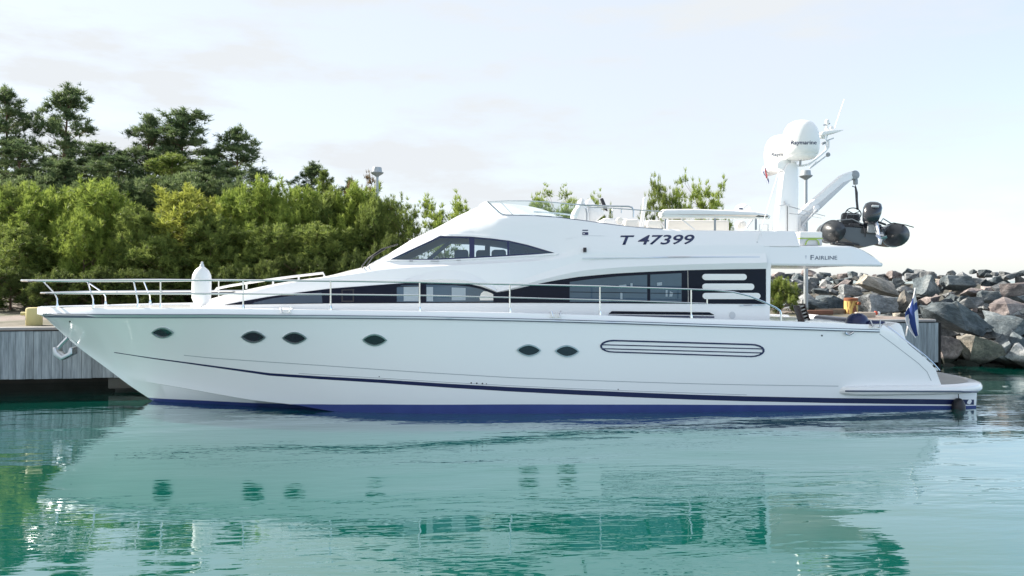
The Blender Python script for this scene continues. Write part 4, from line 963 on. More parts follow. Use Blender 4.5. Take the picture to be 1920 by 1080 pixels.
def qbox(name, s0, s1, t0, t1, z0, z1, mt, bev=.015):
    m_ = MB(); m_.box(Q((s0+s1)/2, (t0+t1)/2, (z0+z1)/2), (s1-s0, t1-t0, z1-z0), RQ, bev); return m_.build(name, M[mt], quay)
qbox('coping', -16, QL, .02, .32, QZ-.12, QZ+.10, 'conc', .03)
qbox('cap_board', -16, QL, -.07, .018, QZ+.002, QZ+.03, 'plank', .004)
qbox('slab', -16, QL-.1, .03, 3.2, .9, GZ-.12, 'concd')
for s0 in (-13.5, -9.2): qbox('pier', s0, s0+.9, .35, 2.2, -1.5, .9, 'concd', .05)
s2 = qst(PZ(180, 715, .4))[0]
qbox('pier', s2, s2+1.3, .06, .5, .1, PBOT+.06, 'concd', .03); qbox('pier', s2, s2+5.0, .55, 2.4, -1.5, .9, 'concd', .04)
for s0 in (4.5, 9.0, 13.5, 18.0, QL-1.2): qbox('pier', s0, s0+1.0, .12, 1.6, -1.5, .9, 'concd', .05)
qbox('back_wall', -16, QL-.15, 2.4, 2.8, -1.5, .9, 'concd')
qbox('corner_post', QL, QL+.10, -.05, .35, PBOT-.3, QZ, 'plank', .01)
qbox('end_facing', QL+.0, QL+.045, .36, 2.9, PBOT-.2, QZ, 'plank', .01)

# bollards
def paint_mat(name, base, rust):
    m, n, l, p = mat(name); p.inputs['Roughness'].default_value = .6
    t = n.new('ShaderNodeTexCoord'); mp_ = n.new('ShaderNodeMapping'); mp_.inputs['Scale'].default_value = (7, 7, 1.6); l.new(t.outputs['Object'], mp_.inputs[0])
    no = n.new('ShaderNodeTexNoise'); no.inputs['Scale'].default_value = 1.5; no.inputs['Detail'].default_value = 8; l.new(mp_.outputs[0], no.inputs['Vector'])
    r = n.new('ShaderNodeValToRGB'); e = r.color_ramp.elements; e[0].position = .44+rust; e[0].color = (.16, .045, .015, 1); e[1].position = .53+rust; e[1].color = base+(1,)
    l.new(no.outputs[0], r.inputs[0]); l.new(r.outputs[0], p.inputs['Base Color']); return m
M['yel'] = paint_mat('faded yellow paint', (.50, .43, .19), -.25); M['yelr'] = paint_mat('rusting yellow paint', (.60, .42, .12), -.02)
M['rust'] = simple('rusty iron', (.20, .07, .03), .85, var=.4, scale=9)
p = PZ(64, 610, GZ); dd = (p-CAM).dot(FWD)/FPX
bo = empty('bollard', tuple(p), 'pale yellow rounded bollard with a side pin on the quay beside the yacht bow', 'bollard', 'bollards on the quay')
m_ = MB(); m_.lathe([(.30*dd*44, 0), (.315*dd*44, .02), (.315*dd*44, 30*dd), (.29*dd*44, 32.6*dd), (.2*dd*44, 33.6*dd), (.02, 33.8*dd)], p, (0, 0, 1), 28); m_.build('post', M['yel'], bo, 40)
m_ = MB(); m_.tube([p+Vector((-.13, 0, 22*dd)), p+Vector((-.33, 0, 22*dd))], .05, 10); m_.build('pin', M['yel'], bo)
p = PZ(1595.5, 588.5, GZ); dd = (p-CAM).dot(FWD)/FPX
bo = empty('bollard', tuple(p), 'yellow cylindrical bollard streaked with rust near the quay end', 'bollard', 'bollards on the quay')
m_ = MB(); m_.lathe([(12.2*dd, -.03), (12.2*dd, 26*dd), (12.4*dd, 26.2*dd), (12.4*dd, 28*dd)], p, (0, 0, 1), 28); m_.build('post', M['yelr'], bo, 40)
m_ = MB(); m_.lathe([(12.45*dd, 24.5*dd), (12.45*dd, 29.2*dd), (11.4*dd, 30*dd), (.02, 30.2*dd)], p, (0, 0, 1), 28); m_.build('cap', M['rust'], bo, 40)
m_ = MB(); q = p+Vector((5*dd, 0, 20*dd)); m_.tube([q, q-qn*.36], .06, 10); m_.build('pin', M['rust'], bo)

# lamp posts
def lamp(u, v, dep, label):
    top = PD(u, v, dep); s_, t_ = qst(top); base = Vector((top.x, top.y, gz(s_, t_)-.02)); k = dep/FPX
    e = empty('street_lamp', tuple(base), label, 'lamp', 'street lamps on the quay')
    m_ = MB(); m_.tube([base, base+Vector((0, 0, 1.2)), Vector((top.x, top.y, top.z))], [.085, .08, .058], 12); m_.build('pole', M['boltgrey'], e, 50)
    m_ = MB(); m_.lathe([(2.5*k, -3*k), (3.4*k, -1*k), (10*k, 3.2*k), (12.2*k, 5.2*k), (12.2*k, 6.2*k), (9, 6.6*k)] and [(2.5*k, -3*k), (3.4*k, -1*k), (10*k, 3.2*k), (12.2*k, 5.2*k), (12.2*k, 6.4*k), (9.4*k, 7*k)], top, (0, 0, 1), 20); h = m_.build('lamp_shade', M['grey'], e, 40)
    m_ = MB(); m_.lathe([(9.3*k, 6.6*k), (8.6*k, 14.6*k), (8.0*k, 15.6*k), (.05, 16*k)], top, (0, 0, 1), 20); m_.build('lamp_housing', M['boltgrey'], h, 40)
lamp(707, 329.5, 30.5, 'tall grey street lamp rising from the pines left of the wheelhouse')
lamp(1511, 335.5, 29.0, 'grey street lamp standing behind the radar mast beside the small bush')

# odds and ends lying on the quay
rt = random.Random(3)
for k, (u0, u1, v, lb) in enumerate([(1512, 1560, 590.5, 'reddish brown timber baulk, longest of those lying on the quay'), (1530, 1582, 587.5, 'grey-brown timber baulk lying behind the longest one on the quay'), (1604, 1640, 594.5, 'short bleached timber lying in front of the rusty bollard')]):
    a, b = PZ(u0, v, GZ+.02), PZ(u1, v+rt.uniform(-.6, .6), GZ+.02); m_ = MB()
    m_.box((a+b)/2+Vector((0, 0, .08)), ((b-a).length, .2, .16), rotm(0, rt.uniform(-.01, .01), math.atan2(b.y-a.y, b.x-a.x)), .02)
    tag(m_.build('timber_baulk', simple('old timber', [(.16, .075, .05), (.20, .15, .11), (.42, .36, .30)][k], .9, var=.35, scale=6), None), lb, 'timber', 'timbers lying on the quay')
p = PZ(1643.5, 590.5, GZ); mk = empty('marker_canister', tuple(p), 'small red and white canister standing on the quay beside the big grey boulder', 'canister')
M['red'] = simple('red plastic', (.55, .06, .02), .5)
m_ = MB(); m_.lathe([(.05, 0), (.055, .03), (.055, .10), (.04, .13)], p+Vector((-.03, 0, 0)), (0, 0, 1), 12); m_.build('body', M['red'], mk)
m_ = MB(); m_.lathe([(.04, 0), (.045, .02), (.045, .09), (.03, .11)], p+Vector((.07, -.02, 0)), (0, 0, 1), 12); m_.build('cap', M['gelrough'], mk)

# breakwater of boulders
def rock_material(name, c0, c1, c2):
    m, n, l, p = mat(name); p.inputs['Roughness'].default_value = .88
    t = n.new('ShaderNodeTexCoord'); oi = n.new('ShaderNodeObjectInfo')
    ad = n.new('ShaderNodeVectorMath'); ad.operation = 'ADD'; cb_ = n.new('ShaderNodeCombineXYZ')
    mm = n.new('ShaderNodeMath'); mm.operation = 'MULTIPLY'; mm.inputs[1].default_value = 37; l.new(oi.outputs['Random'], mm.inputs[0])
    l.new(mm.outputs[0], cb_.inputs[0]); l.new(t.outputs['Object'], ad.inputs[0]); l.new(cb_.outputs[0], ad.inputs[1])
    no = n.new('ShaderNodeTexNoise'); no.inputs['Scale'].default_value = 1.7; no.inputs['Detail'].default_value = 10; no.inputs['Roughness'].default_value = .66; l.new(ad.outputs[0], no.inputs['Vector'])
    r = n.new('ShaderNodeValToRGB'); e = r.color_ramp.elements; e[0].position = .33; e[0].color = c0+(1,); e[1].position = .68; e[1].color = c2+(1,); x = e.new(.5); x.color = c1+(1,)
    n2 = n.new('ShaderNodeTexNoise'); n2.inputs['Scale'].default_value = 14; n2.inputs['Detail'].default_value = 8; n2.inputs['Roughness'].default_value = .7; l.new(ad.outputs[0], n2.inputs['Vector'])
    r2 = n.new('ShaderNodeMapRange'); r2.inputs[1].default_value = .3; r2.inputs[2].default_value = .7; r2.inputs[3].default_value = .55; r2.inputs[4].default_value = 1.3; l.new(n2.outputs[0], r2.inputs[0])
    mu = n.new('ShaderNodeMix'); mu.data_type = 'RGBA'; mu.blend_type = 'MULTIPLY'; mu.inputs[0].default_value = 1
    br = n.new('ShaderNodeMapRange'); br.inputs[3].default_value = .7; br.inputs[4].default_value = 1.25; l.new(oi.outputs['Random'], br.inputs[0])
    m3 = n.new('ShaderNodeMath'); m3.operation = 'MULTIPLY'; l.new(r2.outputs[0], m3.inputs[0]); l.new(br.outputs[0], m3.inputs[1])
    l.new(no.outputs[0], r.inputs[0]); l.new(r.outputs[0], mu.inputs[6]); l.new(m3.outputs[0], mu.inputs[7])
    ge = n.new('ShaderNodeNewGeometry'); sp_ = n.new('ShaderNodeSeparateXYZ'); l.new(ge.outputs['Position'], sp_.inputs[0])      # wet, weedy tide band
    wob = n.new('ShaderNodeMath'); wob.operation = 'MULTIPLY_ADD'; wob.inputs[1].default_value = -.35; l.new(no.outputs[0], wob.inputs[0]); l.new(sp_.outputs[2], wob.inputs[2])
    td = n.new('ShaderNodeMapRange'); td.inputs[1].default_value = .02; td.inputs[2].default_value = .16; td.inputs[3].default_value = 1; td.inputs[4].default_value = 0; l.new(wob.outputs[0], td.inputs[0])
    wt = n.new('ShaderNodeMix'); wt.data_type = 'RGBA'; l.new(td.outputs[0], wt.inputs[0]); l.new(mu.outputs[2], wt.inputs[6]); wt.inputs[7].default_value = (.018, .022, .016, 1); l.new(wt.outputs[2], p.inputs['Base Color'])
    a2 = n.new('ShaderNodeMath'); a2.operation = 'ADD'; l.new(no.outputs[0], a2.inputs[0]); l.new(n2.outputs[0], a2.inputs[1])
    b = n.new('ShaderNodeBump'); b.inputs['Strength'].default_value = .9; b.inputs['Distance'].default_value = .06; l.new(a2.outputs[0], b.inputs['Height']); l.new(b.outputs[0], p.inputs['Normal']); return m
RM = {'grey': rock_material('grey granite', (0.100, 0.118, 0.130), (0.212, 0.224, 0.230), (0.425, 0.425, 0.419)), 'dark blue-grey': rock_material('dark gneiss', (0.041, 0.059, 0.071), (0.106, 0.132, 0.147), (0.271, 0.295, 0.301)),
      'pinkish': rock_material('red granite', (0.118, 0.100, 0.104), (0.248, 0.210, 0.201), (0.472, 0.413, 0.389)), 'brownish': rock_material('ochre-stained granite', (0.100, 0.104, 0.100), (0.212, 0.201, 0.177), (0.448, 0.389, 0.319))}
rr = random.Random(11)
def rock_mesh(seed):
    r = random.Random(seed); bm = bmesh.new()
    for k in range(11):
        v = Vector((r.gauss(0, 1), r.gauss(0, 1), r.gauss(0, 1))).normalized()
        v = Vector([math.copysign(abs(c)**.62, c) for c in v])*r.uniform(.80, 1.05)
        bm.verts.new(v*.55)
    h = bmesh.ops.convex_hull(bm, input=list(bm.verts)); bmesh.ops.delete(bm, geom=list(set(h['geom_interior']+h['geom_unused'])), context='VERTS')
    bmesh.ops.dissolve_limit(bm, angle_limit=.22, verts=list(bm.verts), edges=list(bm.edges)); bmesh.ops.triangulate(bm, faces=list(bm.faces))
    for _ in range(3): bmesh.ops.subdivide_edges(bm, edges=[e for e in bm.edges if e.calc_length() > .11], cuts=1, use_grid_fill=True); bmesh.ops.triangulate(bm, faces=[f for f in bm.faces if len(f.verts) > 3])
    for v in bm.verts:
        d = noise.fractal(v.co*3.2+Vector((seed*3.1, 0, 0)), .9, 2.1, 5)*.045+(abs(noise.noise(v.co*2.1+Vector((0, seed*5.7, 0))))-.2)*.09; v.co += v.co.normalized()*d
    me = bpy.data.meshes.new('boulder'); bm.to_mesh(me); bm.free(); me.materials.append(RM['grey'])
    me.shade_smooth(); me.set_sharp_from_angle(angle=math.radians(24)); return me
rmeshes = [rock_mesh(s) for s in range(14)]
dbase = pchip([(1380, 34.5), (1500, 31.5), (1650, 28.5), (1760, 26.6), (1860, 26.0), (2050, 25.5)]); dcrest = pchip([(1380, 43), (1500, 40), (1700, 35), (1920, 31.5), (2050, 30.5)])
def bw(u, r):                          # a place on the breakwater's face
    dep = lerp(dbase(u), dcrest(u), r); p = PD(u, HOR, dep); p.z = lerp(-.1, 3.18, max(0.0, r)**.85); return p
core = MB(); UU = [1360+i*20 for i in range(36)]
rows = [[bw(u, -.12)-Vector((0, 0, 1.2)) for u in UU]]+[[bw(u, r)-Vector((0, 0, .42)) for u in UU] for r in (0, .25, .5, .75, 1)]
rows.append([bw(u, 1)+FWD*6-Vector((0, 0, .5)) for u in UU]); rows.append([bw(u, 1)+FWD*11-Vector((0, 0, 4)) for u in UU])
core.loft(rows); tag(core.build('breakwater_core', M['concd'], None, 60), kind='structure')
ROCKS = []     # u, v, wide px, high px, depth, colour, rotation, tilt
for u, v, w, h, d, c, tl in [(1788, 597, 122, 50, 27.0, 'dark blue-grey', .42), (1838, 656, 80, 70, 25.9, 'brownish', .1), (1779, 652, 56, 62, 26.3, 'pinkish', 0), (1893, 574, 84, 40, 27.6, 'pinkish', -.25),
                             (1882, 607, 84, 46, 26.9, 'dark blue-grey', -.1), (1646, 572, 84, 46, 29.5, 'grey', 0), (1732, 537, 44, 44, 30.5, 'dark blue-grey', 0), (1795, 531, 64, 28, 30.0, 'dark blue-grey', .05),
                             (1652, 536, 86, 34, 31.5, 'brownish', .35), (1594, 545, 48, 24, 33, 'grey', .1), (1898, 541, 62, 32, 28.8, 'pinkish', -.1), (1818, 567, 48, 26, 28.2, 'grey', -.2), (1855, 557, 44, 26, 28.8, 'dark blue-grey', 0),
                             (1880, 655, 50, 60, 25.9, 'dark blue-grey', .5), (1911, 668, 46, 44, 25.6, 'grey', .6), (1905, 637, 46, 34, 26.2, 'dark blue-grey', .2), (1840, 613, 60, 34, 27.0, 'dark blue-grey', 0), (1779, 685, 24, 14, 25.9, 'dark blue-grey', 0), (1697, 566, 40, 40, 29.4, 'brownish', .2), (1555, 565, 60, 34, 32.0, 'dark blue-grey', .2), (1530, 575, 46, 26, 31.0, 'dark blue-grey', .1)]:
    ROCKS.append([PD(u, v, d), w*d/FPX, h*d/FPX, c, tl])
for row in range(11):
    r = row/10; u = 1395+rr.uniform(0, 15)
    while u < 1990:
        sz = lerp(1.05, .50, r**.7)*rr.uniform(.6, 1.35); dep = lerp(dbase(u), dcrest(u), r); px = sz*FPX/dep
        p = bw(u+px*.4, min(1, max(0, r+rr.uniform(-.04, .04))))+Vector((rr.uniform(-.1, .1), rr.uniform(-.15, .25), rr.uniform(-.12, .16)-(.0 if r < .9 else .05)))
        ROCKS.append([p, sz*rr.uniform(.95, 1.35), sz*rr.uniform(.55, .85), rr.choice(['grey', 'grey', 'grey', 'grey', 'dark blue-grey', 'dark blue-grey', 'dark blue-grey', 'pinkish', 'brownish']), rr.uniform(-.35, .35)])
        u += px*rr.uniform(.72, 1.0)
def proj(p): d = (p-CAM).dot(FWD); return 960+FPX*(p-CAM).dot(RGT)/d, HOR-FPX*(p.z-CAM.z)/d, d
ROCKS = [R for R in ROCKS if not (proj(R[0])[0] < 1425)]
ROCKS.sort(key=lambda R: proj(R[0])[0])
ORD = ['leftmost', 'second', 'third', 'fourth', 'fifth', 'sixth', 'seventh', 'eighth', 'ninth', 'tenth', 'eleventh', 'twelfth', 'thirteenth', 'fourteenth', 'fifteenth', 'sixteenth', 'seventeenth', 'eighteenth', 'nineteenth', 'twentieth']
ORD += ['twenty-'+x for x in ORD[1:9]]; ORD[20:] = ['twenty-first']+ORD[20:]
ORD += ['thirtieth']+['thirty-'+x for x in ['first']+ORD[1:9]]+['fortieth']
cnt = {}
for k, (p, w, h, c, tl) in enumerate(ROCKS):
    u, v, d = proj(p); o = bpy.data.objects.new('boulder', rmeshes[k % 14 if k > 0 else 0]); COL.objects.link(o)
    o.location = p; o.rotation_euler = (rr.uniform(-.25, .25), tl, math.radians(-8)+rr.uniform(-.45, .45)); o.scale = (w, lerp(w, h, .5)*rr.uniform(.8, 1.1), h)
    o.material_slots[0].link = 'OBJECT'; o.material_slots[0].material = RM[c]
    row = 'crest' if p.z > 2.75 else 'upper slope' if p.z > 1.9 else 'middle slope' if p.z > 1.0 else 'foot'
    size = 'huge' if w > 1.7 else 'large' if w > 1.05 else 'mid-sized' if w > .75 else 'small'
    key = (size, c, row); i = cnt.get(key, 0); cnt[key] = i+1
    tag(o, f"{size} {c} boulder on the breakwater {row}, {ORD[i]}{' from the left' if i else ''} of that kind", 'boulder', 'boulders of the breakwater')
# ------------------------------------------------------------------ pines
import numpy as np
def leaf_material(name, dark, light, trans=.42):
    m, n, l, p = mat(name); p.inputs['Roughness'].default_value = .6; p.inputs['Specular IOR Level'].default_value = .25
    a = n.new('ShaderNodeAttribute'); a.attribute_name = 'tone'; mi = n.new('ShaderNodeMix'); mi.data_type = 'RGBA'
    mi.inputs[6].default_value = dark+(1,); mi.inputs[7].default_value = light+(1,); l.new(a.outputs['Fac'], mi.inputs[0]); l.new(mi.outputs[2], p.inputs['Base Color'])
    t = n.new('ShaderNodeBsdfTranslucent'); l.new(mi.outputs[2], t.inputs[0]); ms = n.new('ShaderNodeMixShader'); ms.inputs[0].default_value = trans
    l.new(p.outputs[0], ms.inputs[1]); l.new(t.outputs[0], ms.inputs[2]); l.new(ms.outputs[0], n['Material Output'].inputs[0]); return m
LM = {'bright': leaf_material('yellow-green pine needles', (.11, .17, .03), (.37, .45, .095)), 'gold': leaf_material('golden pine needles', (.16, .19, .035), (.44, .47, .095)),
      'dark': leaf_material('dark pine needles', (.045, .082, .036), (.22, .28, .115)), 'mid': leaf_material('mid-green pine needles', (.075, .12, .028), (.28, .34, .085)), 'scrub': leaf_material('shaded green scrub', (.04, .07, .02), (.16, .20, .055)), 'rust': leaf_material('russet foliage', (.10, .06, .03), (.23, .17, .08))}  # scrub is dark green, darkened further for the shade low down
M['bark'] = simple('pine bark', (.16, .095, .065), .9, var=.4, scale=7, bump=.6, bscale=12)
def make_pine(seed, H, R, base, nlimb, nclump, ntuft, prof, blade, flat, up, droop=0.0, tw=.07, shoots=0, style=''):
    r = random.Random(seed); g = np.random.default_rng(seed)
    tr = MB(); lean = (r.uniform(-.05, .05), r.uniform(-.05, .05))
    def axis(t): return Vector((lean[0]*H*t+.10*math.sin(t*4+seed)*R*.5, lean[1]*H*t, H*t))
    tr.tube([axis(i/9*.97) for i in range(10)], [tw*(1-.9*i/9)+.008 for i in range(10)], 8)
    cl = []
    for k in range(nlimb):
        t = base+(1-base)*((k+r.random())/nlimb)**.9*.97; az = k*2.399+r.uniform(-.5, .5); L = R*prof((t-base)/(1-base))*r.uniform(.45, 1.3)
        a = axis(t*.985); el = up(t)+r.uniform(-.2, .2); d = Vector((math.cos(az), math.sin(az), 0))
        pts = [a+d*L*s+Vector((0, 0, 1))*(math.tan(el)*L*s*.6+.25*L*s*s-droop*L*s) for s in (0, .3, .6, .85, 1.0)]
        tr.tube(pts, [max(.007, tw*.38*(1-t*.6)*(1-.85*s)) for s in (0, .3, .6, .85, 1)], 5, caps=False)
        m = max(1, int(nclump*(.4+L/R*.9)))
        for j in range(m):
            s = r.uniform(.35, 1.02)**.8; i = min(3, int(s*4)); q = pts[i].lerp(pts[i+1], min(1, s*4-i)); 
            off = Vector((r.gauss(0, 1), r.gauss(0, 1), r.gauss(0, .45)))*.16*R*(.5+.5*L/R)
            cl.append((q+off, d))
            if r.random() < .25: tr.tube([pts[max(0, i-1)], q+off*.9], [.012, .005], 4, caps=False)
    for k in range(max(2, nclump)): cl.append((axis(r.uniform(.88, 1.0)), Vector((0, 0, 1))))
    C = np.array([tuple(c[0]) for c in cl]); D = np.array([tuple(c[1]) for c in cl]); n = len(C)
    rc = (.12 if 'open' == style else .17 if H < 8 else .095)*R*g.uniform(.75, 1.4, n)
    P = np.repeat(C, ntuft, 0)+g.normal(0, 1, (n*ntuft, 3))*np.repeat(rc, ntuft)[:, None]*np.array([1, 1, flat])*.62
    tone = np.clip(np.repeat(g.uniform(.1, .75, n), ntuft)+g.normal(0, .18, n*ntuft), 0, 1)
    if shoots:
        S0 = np.repeat(C, 2*shoots, 0); hh = np.tile(np.linspace(0, .28*blade*5, shoots), 2*n)
        j2 = np.repeat(g.normal(0, .55, (2*n, 3))*np.repeat(rc, 2)[:, None], shoots, 0)
        S0 = S0+j2*np.array([1, 1, .5])+np.stack([hh*0, hh*0, hh+np.repeat(np.repeat(rc, 2), shoots)*.5], 1)
        P = np.concatenate([P, S0]); tone = np.concatenate([tone, np.clip(np.repeat(g.uniform(.45, 1, 2*n), shoots), 0, 1)])
        D_ = np.concatenate([np.repeat(D, ntuft, 0), np.tile(np.array([[0, 0, 1.6]]), (2*n*shoots, 1))])
    else: D_ = np.repeat(D, ntuft, 0)
    nb = 13; T = len(P); P = np.repeat(P, nb, 0)
    dirs = np.repeat(D_, nb, 0)*.35+np.array([0, 0, .62])+g.normal(0, .55, (T*nb, 3)); dirs /= np.linalg.norm(dirs, axis=1)[:, None]
    side = np.cross(dirs, g.normal(0, 1, (T*nb, 3))); side /= np.linalg.norm(side, axis=1)[:, None]
    Lb = blade*g.uniform(.6, 1.25, T*nb)[:, None]; w = blade*.062
    V = np.stack([P-side*w, P+side*w, P+dirs*Lb+side*w*.4, P+dirs*Lb-side*w*.4], 1).reshape(-1, 3); F = np.arange(T*nb*4).reshape(-1, 4)
    me = bpy.data.meshes.new('crown'); me.vertices.add(len(V)); me.vertices.foreach_set('co', V.ravel())
    me.loops.add(len(F)*4); me.loops.foreach_set('vertex_index', F.ravel()); me.polygons.add(len(F)); me.polygons.foreach_set('loop_start', np.arange(len(F))*4); me.polygons.foreach_set('loop_total', np.full(len(F), 4))
    me.update(); at = me.attributes.new('tone', 'FLOAT', 'POINT'); at.data.foreach_set('value', np.repeat(np.repeat(tone, nb), 4).astype(np.float32))
    me.materials.append(LM['mid']); tm = tr.mesh('trunk'); tm.materials.append(M['bark']); tm.shade_smooth()
    zz = np.sort(V[:, 2]); rad_ = np.sort(np.abs(V[:, 0]-np.median(V[:, 0])))
    return tm, me, float(zz[int(len(zz)*.998)]), float(rad_[int(len(rad_)*.985)])
bush = lambda t: (min(1, .62+t*1.6))*(1-t)**.62+.05
tallp = lambda t: (.55+.7*t)*(1-t)**.95+.07
V_BUSH = [make_pine(10+k, 5.2, 1.75, .03, 46, 3, 14, bush, .23, .8, lambda t: .40+.5*t, shoots=4) for k in range(5)]
V_TALL = [make_pine(30+k, 12.0, 2.6, .24, 46, 5, 11, tallp, .30, .8, lambda t: .12+.8*t, .03, .16) for k in range(5)]
V_OPEN = [make_pine(50+k, 5.0, 2.1, .22, 24, 3, 11, lambda t: .55+.7*t if t < .5 else .9-.75*(t-.5), .23, .6, lambda t: .22+.55*t, 0, .075, 2, 'open') for k in range(4)]
V_SHRUB = [make_pine(70+k, 2.0, 1.0, .02, 30, 3, 15, lambda t: (1-t)**.45+.05, .15, .7, lambda t: .4+.4*t, 0, .04, 4) for k in range(3)]
SETS = {'bush': V_BUSH, 'tall': V_TALL, 'open': V_OPEN, 'shrub': V_SHRUB}
nth = {}
def tree(kind, u, vtop, dep, wpx, tint, label, cat='pine tree', group=None, name='pine_tree', lean=0.0):
    S = SETS[kind]; i = nth.get(kind, 0); nth[kind] = i+1; tm, cm, H, R = S[i % len(S)]
    p = PD(u, vtop, dep); s_, t_ = qst(p); zb_ = gz(s_, t_)-.1; h = p.z-zb_; k = wpx*dep/FPX/2/R
    o = empty(name, (p.x, p.y, zb_), label, cat, group); o.scale = (k, k, h/H); o.rotation_euler = (0, lean, i*1.9+.4)
    for nm, me in (('trunk', tm), ('crown', cm)):
        c = bpy.data.objects.new(nm, me); COL.objects.link(c); c.parent = o
        if nm == 'crown': c.material_slots[0].link = 'OBJECT'; c.material_slots[0].material = LM[tint]
    return o
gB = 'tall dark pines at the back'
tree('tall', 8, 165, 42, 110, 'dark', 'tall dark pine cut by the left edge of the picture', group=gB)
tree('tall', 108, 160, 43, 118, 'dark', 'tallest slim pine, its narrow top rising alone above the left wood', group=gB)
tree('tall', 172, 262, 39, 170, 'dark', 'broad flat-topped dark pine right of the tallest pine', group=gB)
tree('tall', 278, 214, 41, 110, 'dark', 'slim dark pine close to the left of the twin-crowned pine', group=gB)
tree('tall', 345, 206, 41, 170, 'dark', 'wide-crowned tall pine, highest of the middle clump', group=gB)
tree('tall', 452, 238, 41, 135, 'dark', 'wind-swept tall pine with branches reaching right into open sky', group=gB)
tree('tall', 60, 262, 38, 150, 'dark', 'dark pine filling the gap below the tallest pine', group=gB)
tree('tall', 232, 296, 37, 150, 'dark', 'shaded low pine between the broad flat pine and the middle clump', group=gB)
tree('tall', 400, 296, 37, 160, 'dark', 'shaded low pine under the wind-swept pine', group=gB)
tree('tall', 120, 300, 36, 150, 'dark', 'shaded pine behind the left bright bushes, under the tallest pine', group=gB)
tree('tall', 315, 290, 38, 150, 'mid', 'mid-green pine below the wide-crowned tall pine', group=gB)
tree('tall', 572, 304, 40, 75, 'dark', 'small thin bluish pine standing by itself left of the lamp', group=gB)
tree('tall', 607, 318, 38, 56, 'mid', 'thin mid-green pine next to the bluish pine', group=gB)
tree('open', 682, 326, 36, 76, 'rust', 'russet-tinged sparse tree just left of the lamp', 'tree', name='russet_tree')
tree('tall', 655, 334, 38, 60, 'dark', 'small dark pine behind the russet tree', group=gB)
gF = 'bright young pines in front'
for u, v, d, w, c, l in [(18, 344, 31, 105, 'mid', 'bushy bright pine at the left picture edge'), (72, 348, 30.5, 110, 'bright', 'bushy bright pine second from the left edge'), (125, 352, 31, 90, 'bright', 'slender bright pine third from the left edge'),
                         (200, 338, 30, 130, 'bright', 'pointed bright pine behind the bow rail, left of the golden pine'), (268, 388, 29, 95, 'mid', 'low rounded pine immediately left of the golden pine'), (345, 350, 30, 150, 'gold', 'golden-yellow broad pine above the white fender'),
                         (440, 352, 30.5, 105, 'bright', 'bright pine immediately right of the golden pine'), (497, 334, 30.5, 100, 'bright', 'highest bright pine of the middle front row'), (556, 350, 30.5, 110, 'bright', 'bright rounded pine below the thin bluish pine'),
                         (618, 352, 31, 110, 'mid', 'mid-green pine between the thin pines and the lamp'), (672, 344, 31, 110, 'bright', 'bright pine immediately left of the lamp post'), (158, 396, 28.5, 80, 'bright', 'low bright pine at the foot of the pointed pine'),
                         (395, 398, 29, 100, 'mid', 'low pine in the gap right of the white fender'), (520, 420, 28.5, 110, 'mid', 'low pine over the coachroof handrail'), (600, 420, 29, 120, 'mid', 'low pine left of the windscreen foot'), (40, 420, 28.5, 100, 'mid', 'low dark-footed pine above the bow rail tip'),
                         (300, 440, 28, 100, 'mid', 'lowest pine behind the white fender, left side'), (660, 430, 29.5, 100, 'mid', 'low pine touching the windscreen wipers'), (722, 370, 31, 80, 'mid', 'pine directly right of the lamp post'), (700, 366, 29.6, 66, 'mid', 'pine standing directly in front of the lamp post')]:
    tree('bush', u, v, d, w*1.28, c, l, group=gF)
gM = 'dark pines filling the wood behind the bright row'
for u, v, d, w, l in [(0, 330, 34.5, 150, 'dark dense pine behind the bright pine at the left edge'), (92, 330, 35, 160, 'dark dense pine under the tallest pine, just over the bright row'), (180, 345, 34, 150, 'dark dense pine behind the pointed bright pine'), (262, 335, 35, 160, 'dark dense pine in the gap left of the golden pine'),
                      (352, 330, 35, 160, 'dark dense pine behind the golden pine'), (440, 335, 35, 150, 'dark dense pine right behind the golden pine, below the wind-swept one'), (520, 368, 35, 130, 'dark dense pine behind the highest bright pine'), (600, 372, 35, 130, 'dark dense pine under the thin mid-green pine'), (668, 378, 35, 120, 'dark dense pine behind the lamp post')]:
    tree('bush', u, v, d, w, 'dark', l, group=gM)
tree('open', 772, 366, 29.5, 105, 'mid', 'open pine with bare limbs above the wheelhouse windscreen', lean=.10)
tree('open', 845, 362, 29.5, 130, 'bright', 'spreading bright pine above the wheelhouse roof', lean=.12)
tree('open', 1058, 346, 33, 120, 'bright', 'bright pine top showing above the flying bridge screen')
tree('open', 998, 366, 34, 54, 'dark', 'little dark pine tip left of the one above the screen')
tree('open', 1128, 372, 34, 50, 'mid', 'little pine tip behind the helm seats')
tree('open', 1246, 328, 32, 92, 'mid', 'loose pine above the folded bimini, left of two')
tree('open', 1322, 326, 32, 104, 'bright', 'brighter pine above the folded bimini, right of two')
tree('shrub', 1458, 519, 27.5, 78, 'mid', 'small round bush beside the aft window band and lamp pole', 'bush', name='pine_bush')
for u, v, d, w, l in [(20, 500, 27, 110, 'scrubby bush at the left edge over the bow rail'), (105, 505, 26.5, 100, 'scrubby bush above the yellow bollard'), (190, 500, 27, 110, 'scrubby bush behind the forward stanchions'), (275, 505, 26.8, 100, 'scrubby bush left of the white fender'),
                      (425, 498, 27, 110, 'scrubby bush right of the white fender'), (500, 488, 27.2, 110, 'scrubby bush over the forward coachroof'), (580, 480, 27.5, 120, 'scrubby bush in front of the low pines by the coachroof rail'), (660, 470, 27.5, 100, 'scrubby bush at the windscreen foot'), (735, 440, 28.2, 90, 'scrubby bush above the windscreen')]:
    tree('shrub', u, v, d, w, 'scrub', l, 'bush', 'scrub along the quay', 'pine_bush')
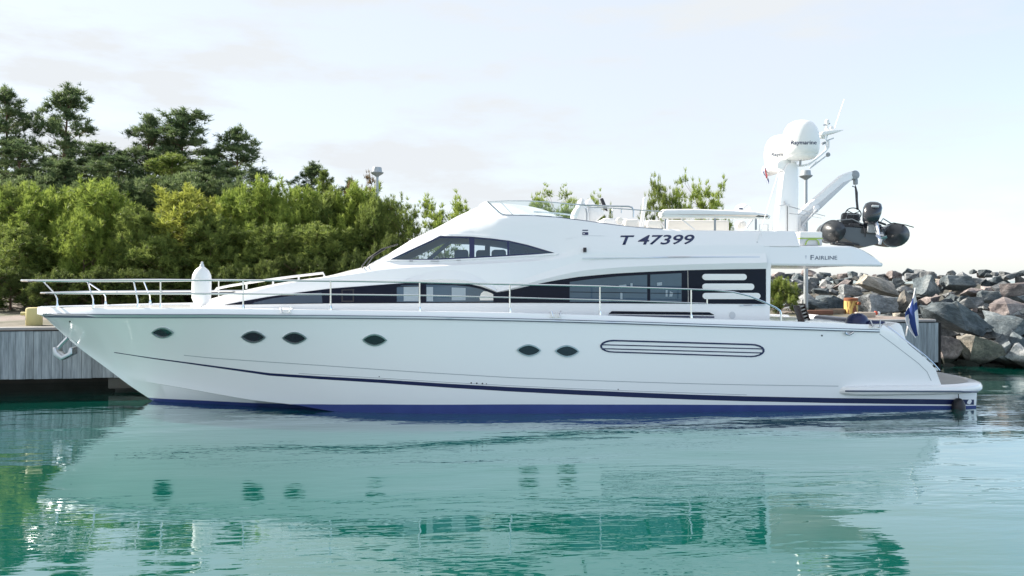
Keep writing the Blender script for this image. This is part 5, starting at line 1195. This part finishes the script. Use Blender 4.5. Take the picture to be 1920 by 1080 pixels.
# ------------------------------------------------------------------ water
def water_material():
    m, n, l, p = mat('harbour water'); n.remove(p)
    t = n.new('ShaderNodeNewGeometry')
    def noise_(scale, det, rough, sc=(1, 1, 1), dist=0.0):
        mp_ = n.new('ShaderNodeMapping'); mp_.inputs['Scale'].default_value = sc; l.new(t.outputs['Position'], mp_.inputs[0])
        no = n.new('ShaderNodeTexNoise'); no.inputs['Scale'].default_value = scale; no.inputs['Detail'].default_value = det
        no.inputs['Roughness'].default_value = rough; no.inputs['Distortion'].default_value = dist; l.new(mp_.outputs[0], no.inputs['Vector']); return no
    a = noise_(.42, 2, .5, (.5, 1.0, 1)); b = noise_(1.7, 3, .5, (.30, 1.15, 1), .25); c = noise_(6.5, 2, .55, (.33, 1.1, 1), .3)
    pt = noise_(.16, 3, .6, (.40, 1.5, 1))
    pr = n.new('ShaderNodeMapRange'); pr.inputs[1].default_value = .44; pr.inputs[2].default_value = .60; pr.inputs[3].default_value = .24; pr.inputs[4].default_value = 1.0
    l.new(pt.outputs[0], pr.inputs[0])
    def madd(x, k, y=None):
        q = n.new('ShaderNodeMath'); q.operation = 'MULTIPLY_ADD'; l.new(x, q.inputs[0]); q.inputs[1].default_value = k
        if y is not None: l.new(y, q.inputs[2])
        else: q.inputs[2].default_value = 0
        return q.outputs[0]
    fine = madd(c.outputs[0], .0078, madd(b.outputs[0], .025))
    mu = n.new('ShaderNodeMath'); mu.operation = 'MULTIPLY'; l.new(fine, mu.inputs[0]); l.new(pr.outputs[0], mu.inputs[1])
    hgt = madd(a.outputs[0], .016, mu.outputs[0])
    bp = n.new('ShaderNodeBump'); bp.inputs['Strength'].default_value = 1.0; bp.inputs['Distance'].default_value = 1.0; l.new(hgt, bp.inputs['Height'])
    df = n.new('ShaderNodeBsdfDiffuse'); df.inputs[0].default_value = (.001, .082, .062, 1)
    gl = n.new('ShaderNodeBsdfGlossy'); gl.inputs['Roughness'].default_value = .015; gl.inputs[0].default_value = (.90, .97, 1, 1)
    l.new(bp.outputs[0], gl.inputs['Normal'])
    fr = n.new('ShaderNodeFresnel'); fr.inputs[0].default_value = 1.55; l.new(bp.outputs[0], fr.inputs['Normal'])
    rm = n.new('ShaderNodeMapRange'); rm.inputs[1].default_value = 0.0; rm.inputs[2].default_value = .5; rm.inputs[3].default_value = .05; rm.inputs[4].default_value = .86
    l.new(fr.outputs[0], rm.inputs[0])
    ms = n.new('ShaderNodeMixShader'); l.new(rm.outputs[0], ms.inputs[0]); l.new(df.outputs[0], ms.inputs[1]); l.new(gl.outputs[0], ms.inputs[2])
    l.new(ms.outputs[0], n['Material Output'].inputs[0]); return m
M['water'] = water_material()
wm = MB(); S_ = 2500
wm.add([(-S_, -S_, 0), (S_, -S_, 0), (S_, S_, 0), (-S_, S_, 0)], [(0, 1, 2, 3)])
tag(wm.build('water', M['water']), kind='structure')
